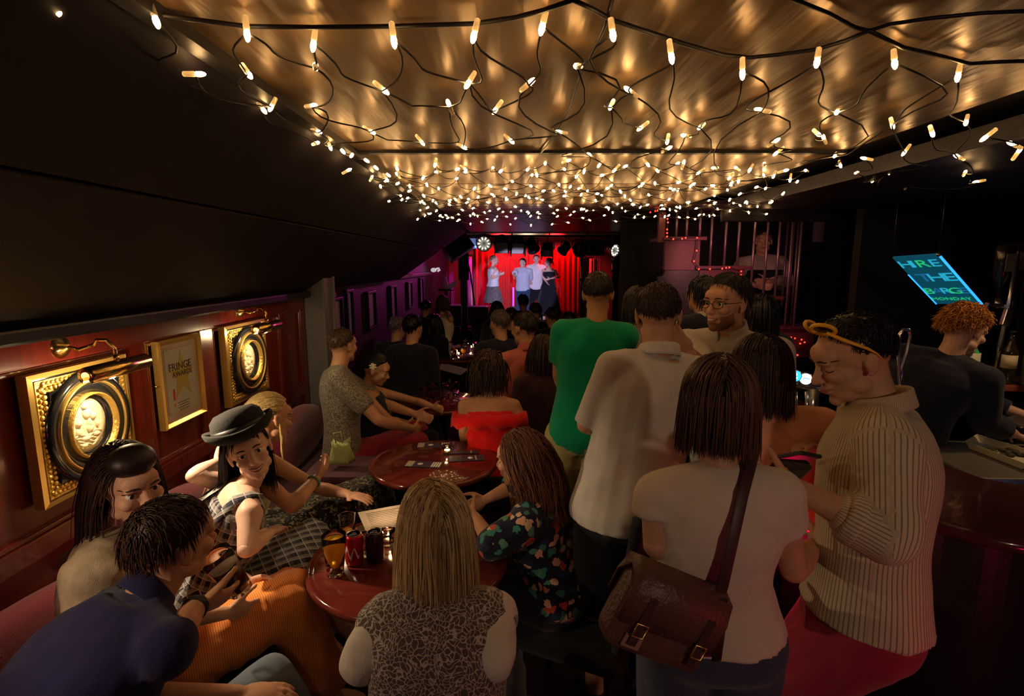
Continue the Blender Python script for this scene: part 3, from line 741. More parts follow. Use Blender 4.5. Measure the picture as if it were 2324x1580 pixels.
# lighting bar and its lanterns
M_STEEL = mat('dark_steel', (.05, .05, .055), .35, .8); M_BRASSP = mat('brass_pole', (.75, .55, .22), .25, .9); M_LBLK = mat('lantern_black', (.012, .012, .014), .45)
M_GLOWW = mat('lantern_glow', (.9, .9, .8), .3, emit=(1, .93, .75), estr=3.); M_SILV = mat('silver_rim', (.75, .74, .72), .22, .95)
lb = thing('lighting_bar', 'black steel lighting bar spanning the stage under the ceiling', 'lighting bar', (.7, 12.95, 2.52))
MB().tube([(-1.2, 12.95, 2.52), (2.7, 12.95, 2.52)], .025, 10).build('bar', M_STEEL, lb)
for x in (-.9, 0, .9, 1.8, 2.6): MB().tube([(x, 12.95, 2.52), (x, 12.95, 2.92)], .014, 8).build('hanger', M_STEEL, lb)
def par_can(u, v, label, kind, dirn, sc=1.):
    c = at(u, v, 12.9); t = thing('stage_lantern', label, 'stage light', c, 'lanterns on the lighting bar')
    d = nz(dirn); x = nz(np.cross(d, UP)); y = np.cross(x, d); R = np.stack([x, y, d], 1)
    if kind == 'box':
        MB().box(c, (.34*sc, .32*sc, .3*sc), R, bev=.03).build('housing', M_LBLK, t); MB().box(c+d*.16*sc, (.28*sc, .26*sc, .03), R, bev=.01).build('lens', mat('lens_dark', (.03, .03, .04), .1), t)
        for k in (-1, 1): MB().box(c+d*.2*sc+x*k*.17*sc, (.02, .3*sc, .16*sc), R).build('barn_door', M_LBLK, t)
    else:
        MB().lathe([(.1*sc, -.2*sc), (.15*sc, -.17*sc), (.165*sc, -.02), (.17*sc, .12*sc), (.185*sc, .125*sc), (.185*sc, .16*sc), (.16*sc, .16*sc), (.155*sc, .1*sc)], c, 22, R=R).build('housing', M_LBLK, t)
        MB().lathe([(.185*sc, .13*sc), (.2*sc, .15*sc), (.2*sc, .19*sc), (.168*sc, .19*sc), (.165*sc, .13*sc)], c, 24, R=R).build('rim', M_SILV if kind == 'ring' else M_LBLK, t)
        if kind == 'ring':
            for i in range(10):
                a = 2*math.pi*i/10; MB().ell(c+d*.17*sc+(x*math.cos(a)+y*math.sin(a))*.118*sc, .02*sc, n=8, m=6).build('led', M_GLOWW, t)
        MB().lathe([(.16*sc, .12*sc), (.01, .15*sc)], c, 20, R=R).build('lens', mat('lens_dark'), t)
    MB().tube([c+x*.2*sc, c+x*.2*sc+UP*.2*sc, c+UP*.24*sc, c-x*.2*sc+UP*.2*sc, c-x*.2*sc], .013, 6).build('yoke', M_LBLK, t)
    MB().tube([c+UP*.22*sc, A(c[0], 12.95, 2.52)], .014, 6).build('clamp', M_STEEL, t)
par_can(1099, 553, 'round lantern ringed with bright dots, first from the left on the stage lighting bar', 'ring', (0, -1, -.05), .95)
par_can(1139, 556, 'square black lantern right of the bright ringed one, above the woman in the skirt', 'box', (0, -.6, -.3))
par_can(1173, 557, 'square black lantern above the gap between the two left performers', 'box', (.1, -.6, -.35))
par_can(1207, 557, 'black lantern with a bent yoke above the man in pale blue', 'can', (.3, .5, -.6), .8)
par_can(1243, 567, 'black lantern hanging lowest, above the woman in the black dress', 'box', (-.1, -.5, -.5), .78)
par_can(1282, 563, 'black lantern with a small lit lens, right of the performers', 'can', (-.5, .5, -.6), .7)
par_can(1317, 565, 'large round black lantern beside the gold pole', 'can', (-.1, -1, -.1), .95)
par_can(1386, 567, 'round lantern with a half-lit silver rim at the right end of the bar', 'ring', (.55, -.8, -.15), .85)
# poles, speakers and odds and ends round the stage
for (u, v0, v1, lab) in ((1320, 545, 722, 'tall gold pole at the right edge of the red curtain'), (1392, 585, 645, 'short gold pole right of the round half-lit lantern')):
    a, b_ = at(u, v0, 12.7), at(u-1, v1, 12.7)
    t = thing('stage_pole', lab, 'pole', (b_[0], 12.7, b_[2])); MB().tube([b_, a], .035, 12).build('pole', M_BRASSP, t)
    for q in (.12, .5, .85): MB().lathe([(.036, -.03), (.055, -.03), (.055, .03), (.036, .03)], lerp(b_, a, q), 12).build('collar', M_STEEL, t)
    MB().lathe([(.12, 0), (.12, .02), (.04, .04)], b_, 14).build('foot', M_STEEL, t)
def speaker(c, dims, R, label, cones=1, m=None):
    t = thing('loudspeaker', label, 'loudspeaker', c); m = m or M_LBLK; R = np.asarray(R); fz = SZ if c[1] > 12.2 else 0
    if c[2] > 1.9: MB().tube([c, A(c[0], c[1], 2.92)], .02, 8).build('bracket', M_STEEL, t)
    elif c[2]-dims[2]/2 > fz+.05: MB().box((c[0], c[1]+.02, (fz+c[2]-dims[2]/2)/2+.01), (dims[0]*.7, dims[1]*.7, c[2]-dims[2]/2-fz), bev=.01).build('stand', M_BLACK, t)
    MB().box(c, dims, R, bev=.02).build('cabinet', m, t)
    fr = np.asarray(c)+R @ A(0, -dims[1]/2-.004, 0)
    MB().box(fr, (dims[0]*.9, .012, dims[2]*.9), R, bev=.004).build('grille', mat('grille_black', (.02, .02, .022), .7, bump=.6, bscale=300), t)
    for k in range(cones): MB().lathe([(min(dims[0], dims[2]/cones)*.36, 0), (min(dims[0], dims[2]/cones)*.3, -.02), (.02, -.03)], fr + R @ A(0, -.012, (k-(cones-1)/2)*dims[2]/cones*.9), 18, R=np.stack([R[:, 0], R[:, 2], -R[:, 1]], 1)).build('cone', mat('cone_grey', (.06, .06, .065), .6), t)
    return t
def Rz(a, tilt=0, roll=0): return np.array((Matrix.Rotation(math.radians(a), 3, 'Z') @ Matrix.Rotation(math.radians(roll), 3, 'Y') @ Matrix.Rotation(math.radians(tilt), 3, 'X')))
speaker(at(1040, 563, 10), (.5, .32, .3), Rz(20, -15, -32), 'black loudspeaker slung under the roof left of the stage')
speaker(at(1086, 716, 9.6), (.36, .34, .34), Rz(0), 'black floor monitor in front of the stage below the woman in the skirt')
speaker(at(1033, 716, 10.2), (.24, .28, .42), Rz(10), 'pale grey amplifier beside the seated woman in white', m=mat('amp_grey', (.5, .46, .44), .6))
speaker(at(1052, 605, 12.2), (.22, .2, .62), Rz(15), 'tall grey speaker column left of the pink drape', 2, mat('dull_grey', (.16, .17, .22), .5))
ms = thing('microphone_stand', 'black microphone stand before the pink drape', 'microphone stand', at(1072, 690, 12.4))
_b = at(1079, 700, 12.5); _b[2] = SZ+.02; MB().tube([_b, at(1078, 700, 12.4), at(1068, 622, 12.4), at(1063, 604, 12.3)], .018, 8).build('pole', M_LBLK, ms); MB().ell(at(1062, 602, 12.3), (.03, .03, .045)).build('microphone', M_LBLK, ms)
MB().tube([_b+A(-.2, -.05, 0), _b, _b+A(.2, -.05, 0)], .014, 6).build('base', M_LBLK, ms)
mu = thing('music_stand', 'black music stand with open white sheets left of the stage', 'music stand', at(1020, 690, 11))
_b = at(1022, 690, 11)*A(1, 1, 0); MB().tube([_b, at(1022, 655, 11)], .014, 8).build('pole', M_LBLK, mu); MB().lathe([(.2, 0), (.2, .02), (.03, .05)], _b, 12).build('base', M_LBLK, mu)
MB().prism([(0, 0), (1, 0), (1, 1), (0, 1)], at(1036, 648, 11)-at(1016, 660, 11), A(0, .14, .1), at(1016, 660, 11), (0, -.01, .014)).build('desk', mat('sheet_white', (.7, .68, .72), .6), mu)
bo = thing('bottle', 'small clear bottle standing left of the stage by the music stand', 'bottle', at(1012, 655, 10.8))
_b = at(1012, 656, 10.8); ft = thing('side_table', 'small dark table holding the clear bottle left of the stage', 'table', _b*A(1, 1, 0)); MB().lathe([(.16, -.03), (.16, 0), (.01, 0)], _b, 16).build('table_top', M_BLACK, ft); MB().tube([_b*A(1, 1, 0), _b-A(0, 0, .02)], .03, 8).build('column', M_BLACK, ft)
MB().lathe([(.045, 0), (.048, .12), (.02, .19), (.018, .25)], at(1012, 656, 10.8), 12).build('body', mat('bottle_clear', (.8, .7, .85), .1, spec=.8), bo); MB().lathe([(.022, .25), (.022, .28)], at(1012, 656, 10.8), 10).build('cap', M_SILV, bo)
ls = thing('wall_light', 'white double spotlight at the far end of the left wall rail', 'wall light', at(985, 612, 11))
MB().ell(at(984, 613, 11), (.06, .05, .045)).build('lamp', mat('lamp_white', (.8, .78, .8), .4, emit=(1, .9, .95), estr=.5), ls); MB().tube([at(990, 610, 11), at(996, 609, 11), at(998, 613, 11), at(993, 616, 11)], .02, 8).build('arm', MATS['lamp_white'], ls)
st = thing('neon_strip', 'thin upright purple strip light standing on the stage', 'strip light', at(1166, 700, 13.9)); MB().box(at(1165, 675, 13.9), (.05, .04, .52), bev=.01).build('tube', mat('purple_strip', (.5, .1, .9), .3, emit=(.45, .06, 1), estr=1.0), st); MB().box((at(1165, 700, 13.9)[0], 13.9, (SZ+at(1165, 695, 13.9)[2])/2), (.14, .12, at(1165, 695, 13.9)[2]-SZ), bev=.008).build('base', M_LBLK, st)
ss = thing('light_stand', 'thin black stand with a small yellow lamp right of the gold poles', 'lamp', at(1405, 650, 9))
MB().tube([at(1404, 690, 9)*A(1, 1, 0), at(1404, 634, 9), at(1414, 620, 9)], .008, 6).build('stem', M_LBLK, ss); MB().ell(at(1417, 618, 9), (.035, .025, .018)).build('lamp_head', mat('yellow_lamp', (.9, .7, .1), .4, emit=(1, .75, .1), estr=1.2), ss)
mo = thing('stage_monitor', 'grey screen in a pale frame hung right of the lanterns', 'screen', at(1352, 563, 12.6))
MB().box(at(1352, 563, 12.6), (.42, .06, .36), bev=.01).build('frame', mat('dull_grey'), mo); MB().box(at(1354, 564, 12.6)-A(0, .035, 0), (.3, .012, .27)).build('screen', M_LBLK, mo)
pr_ = thing('projector_box', 'pale blue lit ceiling unit above the pink drape', 'projector', at(1077, 553, 13.2))
MB().box(at(1078, 553, 13.2), (.32, .25, .24), bev=.015).build('case', mat('pale_blue_case', (.4, .5, .8), .5, emit=(.3, .42, 1), estr=.35), pr_); MB().ell(at(1080, 560, 13.05), .02).build('lens', mat('blue_led', (.2, .3, 1), .3, emit=(.2, .3, 1), estr=4.), pr_)

# ------------------------------------------------------------------ stairs with bars and red lights
M_STAIR = mat('stair_dark_red', (.1, .022, .04), .5, bump=.2); M_BARM = mat('iron_bar', (.2, .13, .17), .35, .6)
sy = 4.5
stp = [(1.2, 2.29), (1.28, 2.29), (1.28, 2.05), (1.58, 2.05), (1.58, 1.81), (1.965, 1.81), (1.965, 1.555), (2.26, 1.555), (2.26, 1.33), (2.55, 1.17), (2.9, 1.17)]
stt = thing('staircase', 'dark red staircase rising to the left behind iron bars', 'staircase', (1.9, sy+.4, 0))
MB().prism([(2.9, .0), (1.24, .0), (1.24, 1.75)] + [(1.28, 1.75), (1.3, 1.8), (1.58, 1.8), (1.58, 1.56), (1.965, 1.56), (1.965, 1.3), (2.26, 1.3), (2.26, 1.05), (2.9, 1.05)], (1, 0, 0), (0, 0, 1), (0, sy+.02, 0), (0, .04, 0)).build('stair_side', M_BLACK, stt)
for (x0, x1, z) in ((1.22, 1.28, 2.28), (1.28, 1.58, 2.05), (1.58, 1.965, 1.81), (1.965, 2.26, 1.555), (2.26, 2.6, 1.3)): MB().box(((x0+x1)/2, sy+.03, z-.125), (x1-x0-.004, .05, .25), bev=.004).build('riser_panel', M_STAIR, stt)
for (x0, x1, z) in ((1.28, 1.6, 2.05), (1.56, 1.985, 1.81), (1.945, 2.28, 1.555), (2.24, 2.6, 1.3)):
    MB().box(((x0+x1)/2, sy+.2, z+.012), (x1-x0+.04, .46, .03), bev=.006).build('tread', M_STAIR, stt)
bx = [1.375, 1.46, 1.57, 1.67, 1.79, 1.9, 2.03, 2.14, 2.24, 2.345, 2.42, 2.48, 2.525, 2.55]
for i, x in enumerate(bx):
    zb = 2.05 if x < 1.58 else 1.81 if x < 1.965 else 1.555 if x < 2.26 else 1.25; y = sy+.02 + (.0 if i < 11 else (i-10)*.16)
    MB().tube([(x, y, zb), (x, y, 2.296)], .011, 8).build('bar', M_BARM, stt)
pn = thing('notice', 'pale paper notice on the dark wall behind the stair bars', 'notice', at(1858, 510, 5.93)); MB().box(at(1858, 522, 5.93), (.12, .01, .26), bev=.002).build('sheet', mat('notice_paper', (.3, .26, .3), .8), pn); MB().ell(at(1858, 497, 5.925), .01).build('pin', M_SILV, pn)
rl = thing('red_fairy_lights', 'string of red fairy lights stepping down the staircase edge', 'fairy lights', (1.9, sy-.02, 1.2))
RB = [(1476, 482), (1487, 479), (1492, 478), (1515, 497), (1516, 505), (1514, 521), (1514, 529), (1514, 537), (1528, 543), (1548, 542), (1556, 540), (1582, 540), (1581, 569), (1575, 593), (1586, 611), (1611, 611), (1639, 610), (1648, 608), (1655, 607), (1682, 616), (1682, 624), (1700, 680), (1764, 700), (1761, 711), (1757, 728), (1755, 737), (1764, 751), (1780, 759), (1795, 766), (1804, 768), (1819, 771), (1826, 777), (1816, 780), (1810, 806)]
M_RED = mat('red_bulb', (1, .1, .05), .3, emit=(1, .035, .02), estr=4.)
rm = MB(); rm.ell((0, 0, 0), .0075, n=8, m=6); rme = rm.mesh('red_bulb'); rp_ = [at(u, v, sy-.03) for u, v in RB]
for q in rp_:
    o = bpy.data.objects.new('bulb', rme); COL.objects.link(o); o.location = q; par(o, rl)
rme.materials.append(M_RED); MB().tube(rp_, .004, 5).build('wire', M_BLACK, rl)

# ------------------------------------------------------------------ bench and cushions
M_BURG = mat('burgundy_velvet', (.24, .006, .05), .75, sheen=.5, bump=.2, bscale=200); M_BENCH = mat('bench_plum', (.07, .008, .03), .7, sheen=.3)
be = thing('bench', 'long built-in bench with plum seat along the red panelled wall', 'bench', (-1.35, 2.1, 0))
MB().box((-1.36, 2.1, .4), (.44, 3.8, .12), bev=.03).build('seat', M_BENCH, be); MB().box((-1.4, 2.1, .17), (.34, 3.8, .34)).build('plinth', M_BLACK, be)
for (y0, y1, lab) in ((-.5, 1.78, 'burgundy back cushion at the near end of the bench, bottom left'), (1.8, 2.5, 'burgundy back cushion behind the woman in the black hat'), (3.15, 3.95, 'burgundy back cushion at the far end of the bench beside the grey pillar')):
    b = MB(); R = []
    for i in range(11):
        t = i/10; y = y0+(y1-y0)*t; e = min(1, math.sin(math.pi*min(max(t, .03), .97))**.22)
        R.append([A(-1.515+.07*math.copysign(abs(math.cos(q))**.7, math.cos(q)), y, .655+.2*e*math.copysign(abs(math.sin(q))**.6, math.sin(q))) for q in [2*math.pi*j/18 for j in range(18)]])
    b.rings(R); tag(b.build('back_cushion', M_BURG), lab, 'cushion')
pf = thing('footstool', 'plum upholstered block beside the far bench cushion, under the paper bag', 'stool', (-1.02, 3.08, 0)); MB().box((-1.02, 3.08, .57), (.42, .36, .14), bev=.04).build('cushion_top', M_BENCH, pf); MB().box((-1.02, 3.08, .25), (.36, .3, .5)).build('base', M_BLACK, pf)
pb = thing('paper_bag', 'crumpled pale green paper bag on the bench behind the man in grey', 'bag', at(775, 1035, 3.0))
b = MB(); c0 = at(775, 1024, 3.02); R = []
for i in range(6):
    t = i/5; R.append([c0+A((.062-.012*t)*math.copysign(1, math.cos(q))*min(1, abs(math.cos(q))*1.6)+.012*math.sin(q*3+t*4), (.04-.01*t)*math.copysign(1, math.sin(q))*min(1, abs(math.sin(q))*1.6), -.07+.13*t+(.02*math.sin(q*2.3) if i == 5 else 0)) for q in [2*math.pi*j/16 for j in range(16)]])
b.rings(R); b.build('paper', mat('green_paper', (.42, .48, .2), .8, bump=.5, bscale=40), pb)
b = MB(); b.tube([c0+A(-.02, -.03, .06), c0+A(-.03, -.03, .12), c0+A(.01, -.03, .13), c0+A(.02, -.03, .06)], .004, 6); b.build('handle', MATS['green_paper'], pb)

# ------------------------------------------------------------------ tables
def round_table(c, r, label, z=.75):
    t = thing('pub_table', label, 'table', (c[0], c[1], 0), 'round pub tables')
    MB().lathe([(.01, z-.035), (r-.03, z-.035), (r-.012, z-.038), (r, z-.028), (r+.004, z-.014), (r-.002, z-.004), (r-.012, z-.001), (r-.022, z-.006), (r-.03, z-.001), (.01, z)], (c[0], c[1], 0), 56).build('table_top', M_TABLE, t)
    MB().lathe([(.05, .06), (.035, .12), (.03, .3), (.045, .4), (.03, .5), (.04, .66), (.14, z-.05), (.14, z-.033)], (c[0], c[1], 0), 20).build('pedestal', M_BLACK, t)
    for k in range(4):
        a = math.pi/4+k*math.pi/2; d = A(math.cos(a), math.sin(a), 0); cc = A(c[0], c[1], 0)
        MB().tube([cc+UP*.16, cc+d*.12+UP*.12, cc+d*.24+UP*.03, cc+d*.28+UP*.025], [.025, .024, .02, .022], 8).build('foot', M_BLACK, t)
    return t
T1 = A(-.39, 1.88); T2 = A(-.443, 2.87); T3 = A(-.57, 4.2); T4 = A(-.68, 6.5)
round_table(T1, .375, 'round mahogany table with drinks, nearest the camera')
round_table(T2, .36, 'empty round mahogany table with beer mats and one candle')
round_table(T3, .34, 'round table with water glasses beside the seated couple')
round_table(T4, .5, 'far round table crowded with candles and glasses')
M_GLASS = mat('clear_glass', (1, 1, 1), .02, trans=1., ior=1.2, spec=.6)
M_BEER = mat('golden_beer', (1, .6, .05), .06, trans=.55, ior=1.12); M_STOUT = mat('dark_beer', (.09, .012, .008), .08, spec=.6); M_AMBER = mat('amber_beer', (.85, .4, .04), .06, trans=.5, ior=1.12)
M_FOAM = mat('beer_foam', (.5, .44, .33), .8, bump=.3, bscale=120)
def pint(c, label, fill=None, level=.8, h=.15, r0=.03, r1=.042, R=None, foam=False, cat='glass', name='pint_glass', group=None):
    t = thing(name, label, cat, c, group); c = np.asarray(c, float); k = .0022
    b = MB(); b.lathe([(.004, .0), (r0, 0), (r0+.001, .012), (lerp(r0, r1, .55), h*.55), (lerp(r0, r1, .8)+.0025, h*.78), (r1, h), (r1-k, h), (lerp(r0, r1, .8)-k+.002, h*.78), (lerp(r0, r1, .55)-k, h*.55), (r0-k, .012), (.004, .011)], c, 28, R=R); b.build('glass', M_GLASS, t)
    if fill:
        rr = lerp(r0, r1, level); b = MB(); b.lathe([(.003, .013), (r0-k*1.3, .013), (lerp(r0, r1, .55)-k*1.3, h*min(.55, level*.6)), (rr-k*1.4, h*level), (.003, h*level)], c, 28, R=R); b.build('drink', fill, t)
        if foam: b = MB(); b.lathe([(.003, h*level), (rr-k*1.4, h*level), (rr-k*1.2, h*level+.006), (.003, h*level+.005)], c, 28, R=R); b.build('foam', M_FOAM, t)
    return t
M_WAX = mat('candle_wax', (.95, .8, .6), .5, emit=(1, .6, .25), estr=.9); M_FLAME = mat('candle_flame', (1, .8, .4), .5, emit=(1, .72, .32), estr=30.); M_TIN = mat('tealight_tin', (.8, .78, .74), .25, .9)
def candle(c, label, holder='glass', power=.35):
    t = thing('tealight', label, 'candle', c, 'tealights on the tables'); c = np.asarray(c, float)
    if holder == 'glass': MB().lathe([(.01, 0), (.03, 0), (.036, .03), (.036, .05), (.033, .05), (.032, .03), (.026, .008), (.01, .007)], c, 24).build('holder', M_GLASS, t)
    MB().lathe([(.019, .008), (.019, .022), (.0175, .022), (.0175, .012)], c, 18).build('tin', M_TIN, t); MB().lathe([(.0172, .01), (.0172, .019), (.002, .0185)], c, 16).build('wax', M_WAX, t)
    MB().lathe([(.001, .02), (.0045, .026), (.0035, .033), (.0008, .042)], c, 10).build('flame', M_FLAME, t)
    l = light('tealight_glow', 'POINT', tuple(c+A(0, 0, .06)), (1, .6, .25), power, None, .012); return t
zt = .75
pint(atz(762, 1302, zt), 'full pint glass of golden lager on the near table', M_BEER, .86, .15, .029, .042)
pint(atz(790, 1228, zt), 'tall straight glass with an orange slice, behind the red can', None, .3, .155, .026, .034, name='highball_glass')
os_ = thing('orange_slice', 'orange slice at the bottom of the tall empty glass', 'fruit slice', atz(790, 1228, zt)+A(0, 0, .02)); MB().lathe([(.002, -.003), (.02, -.003), (.02, .003), (.002, .003)], atz(790, 1228, zt)+A(0, 0, .034), 20, R=Rz(20, 50)).build('flesh', mat('orange_flesh', (.95, .55, .12), .5), os_); MB().tube([atz(790, 1228, zt)+A(0, 0, .034)+Rz(20, 50) @ A(.021*math.cos(q), .021*math.sin(q), 0) for q in np.linspace(0, 6.1, 18)], .0025, 6, closed=True).build('peel', mat('orange_peel', (.85, .35, .03), .5), os_)
def can(c, label, m, band=None):
    t = thing('drink_can', label, 'can', c, 'drink cans on the near table'); c = np.asarray(c)
    MB().lathe([(.024, 0), (.033, .007), (.033, .105), (.0265, .116)], c, 26).build('can_body', m, t); MB().lathe([(.0265, .116), (.0275, .119), (.0255, .119), (.024, .1155), (.003, .1155)], c, 24).build('can_lid', M_SILV, t)
    MB().box(c+A(.003, -.003, .1175), (.016, .022, .0015), Rz(30), bev=.0005).build('pull_tab', M_SILV, t); MB().lathe([(.002, 0), (.0085, 0), (.0085, .0006)], c+A(-.006, -.01, .1158), 14).build('opening', M_BLACK, t)
    if band:
        vs = []; n = 22
        for i in range(n+1):
            a = -2.4+1.7*i/n; zc = .055+.018*math.sin(i*.55); w = .007+.004*math.sin(i*.8)
            vs += [c+A(.0334*math.cos(a), .0334*math.sin(a), zc-w), c+A(.0334*math.cos(a), .0334*math.sin(a), zc+w)]
        MB().add(vs, [(2*i, 2*i+2, 2*i+3, 2*i+1) for i in range(n)]).build('white_swirl', band, t)
    return t
can(atz(806, 1278, zt), 'red drinks can with silver top beside the lager', mat('can_red', (.55, .008, .02), .28, .4), mat('can_white', (.8, .78, .78), .35, .2))
can(atz(852, 1272, zt), 'dark drinks can behind and right of the red can', mat('can_dark', (.07, .03, .04), .25, .7))
candle(atz(882, 1232, zt), 'tealight in a glass dish on the near table', power=.55)
pint(atz(912, 1290, zt), 'half-drunk pint glass of amber beer, partly hidden by the blonde hair', M_AMBER, .6, .14, .03, .041, foam=True)
pint(atz(835, 1258, zt), 'small tumbler with ice between the two cans', None, .2, .08, .026, .033, name='tumbler')
mn = thing('menu', 'open white printed menu card leaning on the near table', 'menu', atz(860, 1195, zt))
mo_, e1, e2 = atz(832, 1210, zt+.006), atz(960, 1185, zt+.02)-atz(832, 1210, zt+.006), atz(812, 1163, zt+.09)-atz(832, 1210, zt+.006)
MB().prism([(0, 0), (1, 0), (1, 1), (0, 1)], e1, e2, mo_, nz(np.cross(e2, e1))*-.004).build('card', mat('menu_card', (.66, .62, .62), .6), mn)
b = MB(); nn = nz(np.cross(e1, e2))*.0045
for i in range(11): b.prism([(0, 0), (1, 0), (1, .022), (0, .022)], e1*(.8 if i % 3 else .5), e2, mo_+e1*.12+e2*(.1+.075*i)+nn, nn*.3)
tag(b.build('printed_lines', mat('print_grey', (.25, .22, .24), .8), mn), kind='stuff')
candle(atz(1015, 1030, zt), 'tealight in a glass dish on the empty table', power=.3)
M_MATP = mat('beer_mat_print', (.045, .035, .06), .6); M_WDOT = mat('beer_mat_white', (.75, .72, .72), .6); M_MATL = mat('beer_mat_light', (.42, .4, .3), .6)
for (u, v, ang, lab) in ((985, 1010, 4, 'dark flyer with a white spot at the back of the empty table'), (962, 1054, -6, 'dark flyer with a white spot at the front left of the empty table'), (1060, 1040, 8, 'dim flyer with a white spot right of the tealight'), (1050, 1026, 3, 'thin dark flyer strip behind the tealight')):
    c = atz(u, v, zt+.003); t = thing('flyer', lab, 'flyer', c, 'flyers on the empty table'); R = Rz(ang)
    dk = .2 if 'dim' in lab or 'thin' in lab else 1; w = .05 if 'thin' in lab else .085
    MB().box(c, (.2, w, .002), R).build('card', M_MATP, t)
    if 'thin' not in lab: MB().lathe([(.001, 0), (.016, 0), (.016, .0006)], c+R @ A(-.02 if dk == 1 else .02, 0, .0014), 18).build('white_spot', M_WDOT, t)
    MB().box(c+R @ A(-.078, 0, .0012), (.04, w*.9, .001), R).build('light_panel', M_MATL if dk == 1 else M_MATP, t)
    for k in range(4 if dk == 1 else 1): MB().box(c+R @ A(.05+.013*k, 0, .0012), (.008, w*.8, .001), R).build('print_block', M_WDOT if dk == 1 else M_MATL, t)
for (u, v, lab) in ((965, 917, 'empty pint glass on the table by the couple, left one'), (982, 905, 'empty pint glass on the table by the couple, behind the left one'), (1012, 905, 'empty pint glass on the table by the couple, right one'), (1035, 898, 'empty pint glass on the table by the couple, nearest the red dress')):
    pint(atz(u, v, zt), lab, None, .2, .13, .028, .038, group='glasses on the couple\'s table')
lf = thing('leaflet', 'folded white leaflet lying behind the water glasses', 'leaflet', atz(1018, 850, zt)); p0 = atz(992, 838, zt+.004); MB().prism([(0, 0), (1, 0), (1, 1), (0, 1)], atz(1045, 852, zt+.004)-p0, atz(1012, 826, zt+.004)-p0, p0, (0, 0, .003)).build('sheet', mat('leaflet_paper', (.45, .43, .5), .7), lf)
p0 = p0+A(0, 0, .003); MB().prism([(0, 0), (1, 0), (1, 1), (0, 1)], (atz(1045, 852, zt+.004)-atz(992, 838, zt+.004))*.97, (atz(1012, 826, zt+.004)-atz(992, 838, zt+.004))*.5+A(0, 0, .03), p0, (0, 0, .002)).build('fold', MATS['leaflet_paper'], lf)
candle(atz(1041, 808, zt), 'brighter tealight on the far crowded table', power=.5); candle(atz(1070, 792, zt), 'tealight at the right of the far crowded table', power=.4)
for i, (u, v) in enumerate(((996, 812), (1014, 806), (1022, 798), (1032, 815), (1052, 806), (1058, 792), (1080, 800), (1006, 790))):
    pint(atz(u, v, zt), 'small glass catching candlelight on the far crowded table, number %s from the left' % ('one', 'three', 'four', 'five', 'six', 'seven', 'eight', 'two')[i], M_AMBER if i in (0, 4) else None, .6, .13, .028, .038, group='glasses on the far crowded table')
# ------------------------------------------------------------------ fairy-light net under the lacquered boards
M_CABLE = mat('cable_black', (.012, .01, .009), .5); M_BULB = mat('fairy_bulb', (1, .8, .5), .3, emit=(1, .58, .22), estr=52.)
M_HOLD = mat('clear_holder', (.9, .84, .7), .12, spec=.8, trans=.55)
NZ = 2.258
NB = {}
for k, q in dict(a0=(130, 8), a1=(352, 40), a2=(560, 70), a3=(712, 95), a4=(893, 85), a5=(1077, 75), a6=(1232, 55), a7=(1390, 72), a8=(1523, 122), a9=(1685, 160), b0=(1855, 135), b1=(2030, 138), b2=(2175, 168),
    c0=(370, 162), c1=(445, 168), c2=(562, 165), c3=(716, 150), c4=(868, 202), c5=(1065, 185), c6=(1200, 190), c7=(1310, 150), c8=(1430, 207), c9=(1387, 240), d0=(1728, 250), d1=(1900, 253), d2=(2025, 282), d3=(2193, 275),
    e0=(708, 240), e1=(1020, 240), e2=(1127, 246), e3=(617, 240), e4=(840, 297), e5=(720, 298), e6=(955, 320), e7=(1050, 333), e8=(1157, 317), e9=(1272, 300), f0=(1457, 288), f1=(1590, 288), f2=(1515, 318), f3=(1555, 308), f4=(1340, 353), f5=(1758, 322), f6=(1855, 303), f7=(1870, 314), f8=(1765, 345), f9=(2115, 300),
    g0=(2240, 309), g1=(2300, 328), g2=(2310, 346), g3=(1895, 353), g4=(1907, 374), g5=(2055, 343), g6=(2175, 356), g7=(2100, 370), g8=(2020, 390), g9=(2190, 392), h0=(2220, 412), h1=(2060, 422), h2=(1965, 360), h3=(1945, 392), h4=(1980, 410), h5=(1735, 372), h6=(1672, 382), h7=(595, 246), h8=(748, 330), h9=(718, 325), i0=(1515, 338), i1=(1551, 372), i2=(1397, 384), i3=(1217, 393)).items():
    z = NZ + .012*math.sin(q[0]*.7) + (.0 if k[0] in 'ab' else -.004)
    if q[0] > 2100 and q[1] > 290: z = 2.2
    NB[k] = atz(q[0], q[1], z)
net = thing('fairy_light_net', 'net of warm fairy lights on black cable under the gold ceiling', 'fairy lights', (.3, 2.4, 2.29))
hb = MB(); hb.lathe([(.0025, .026), (.0055, .024), (.006, .004), (.0045, .0)], n=8); hme = hb.mesh('holder'); hme.materials.append(M_HOLD)
gb = MB(); gb.lathe([(.0008, -.019), (.0035, -.0165), (.0056, -.010), (.0056, -.003), (.0042, .002)], n=8); gme = gb.mesh('bulb'); gme.materials.append(M_BULB)
hb = MB(); hb.tube([(0, 0, .022), (.006, 0, .034), (.0, .0, .04), (-.006, 0, .034), (0, 0, .022)], .0016, 5); kme = hb.mesh('clip'); kme.materials.append(M_HOLD)
def bulb(p, near, dirn):
    q = Vector(dirn).to_track_quat('-Z', 'Y'); o = bpy.data.objects.new('bulb', gme); COL.objects.link(o); o.rotation_mode = 'QUATERNION'; o.rotation_quaternion = q; o.location = p; par(o, net)
    if near:
        h = bpy.data.objects.new('holder', hme); COL.objects.link(h); h.parent = o
rg = random.Random(11)
for k, q in NB.items():
    d = A(rg.uniform(-.3, .3), rg.uniform(-.3, .3), -1) if k[0] in 'ab' else A(rg.uniform(-.7, .7), rg.uniform(-.5, .9), rg.uniform(-.7, .5))
    bulb(q, True, d)
def cable(pts, r, name='cable'):
    MB().tube(pts, r, 6).build(name, M_CABLE, net)
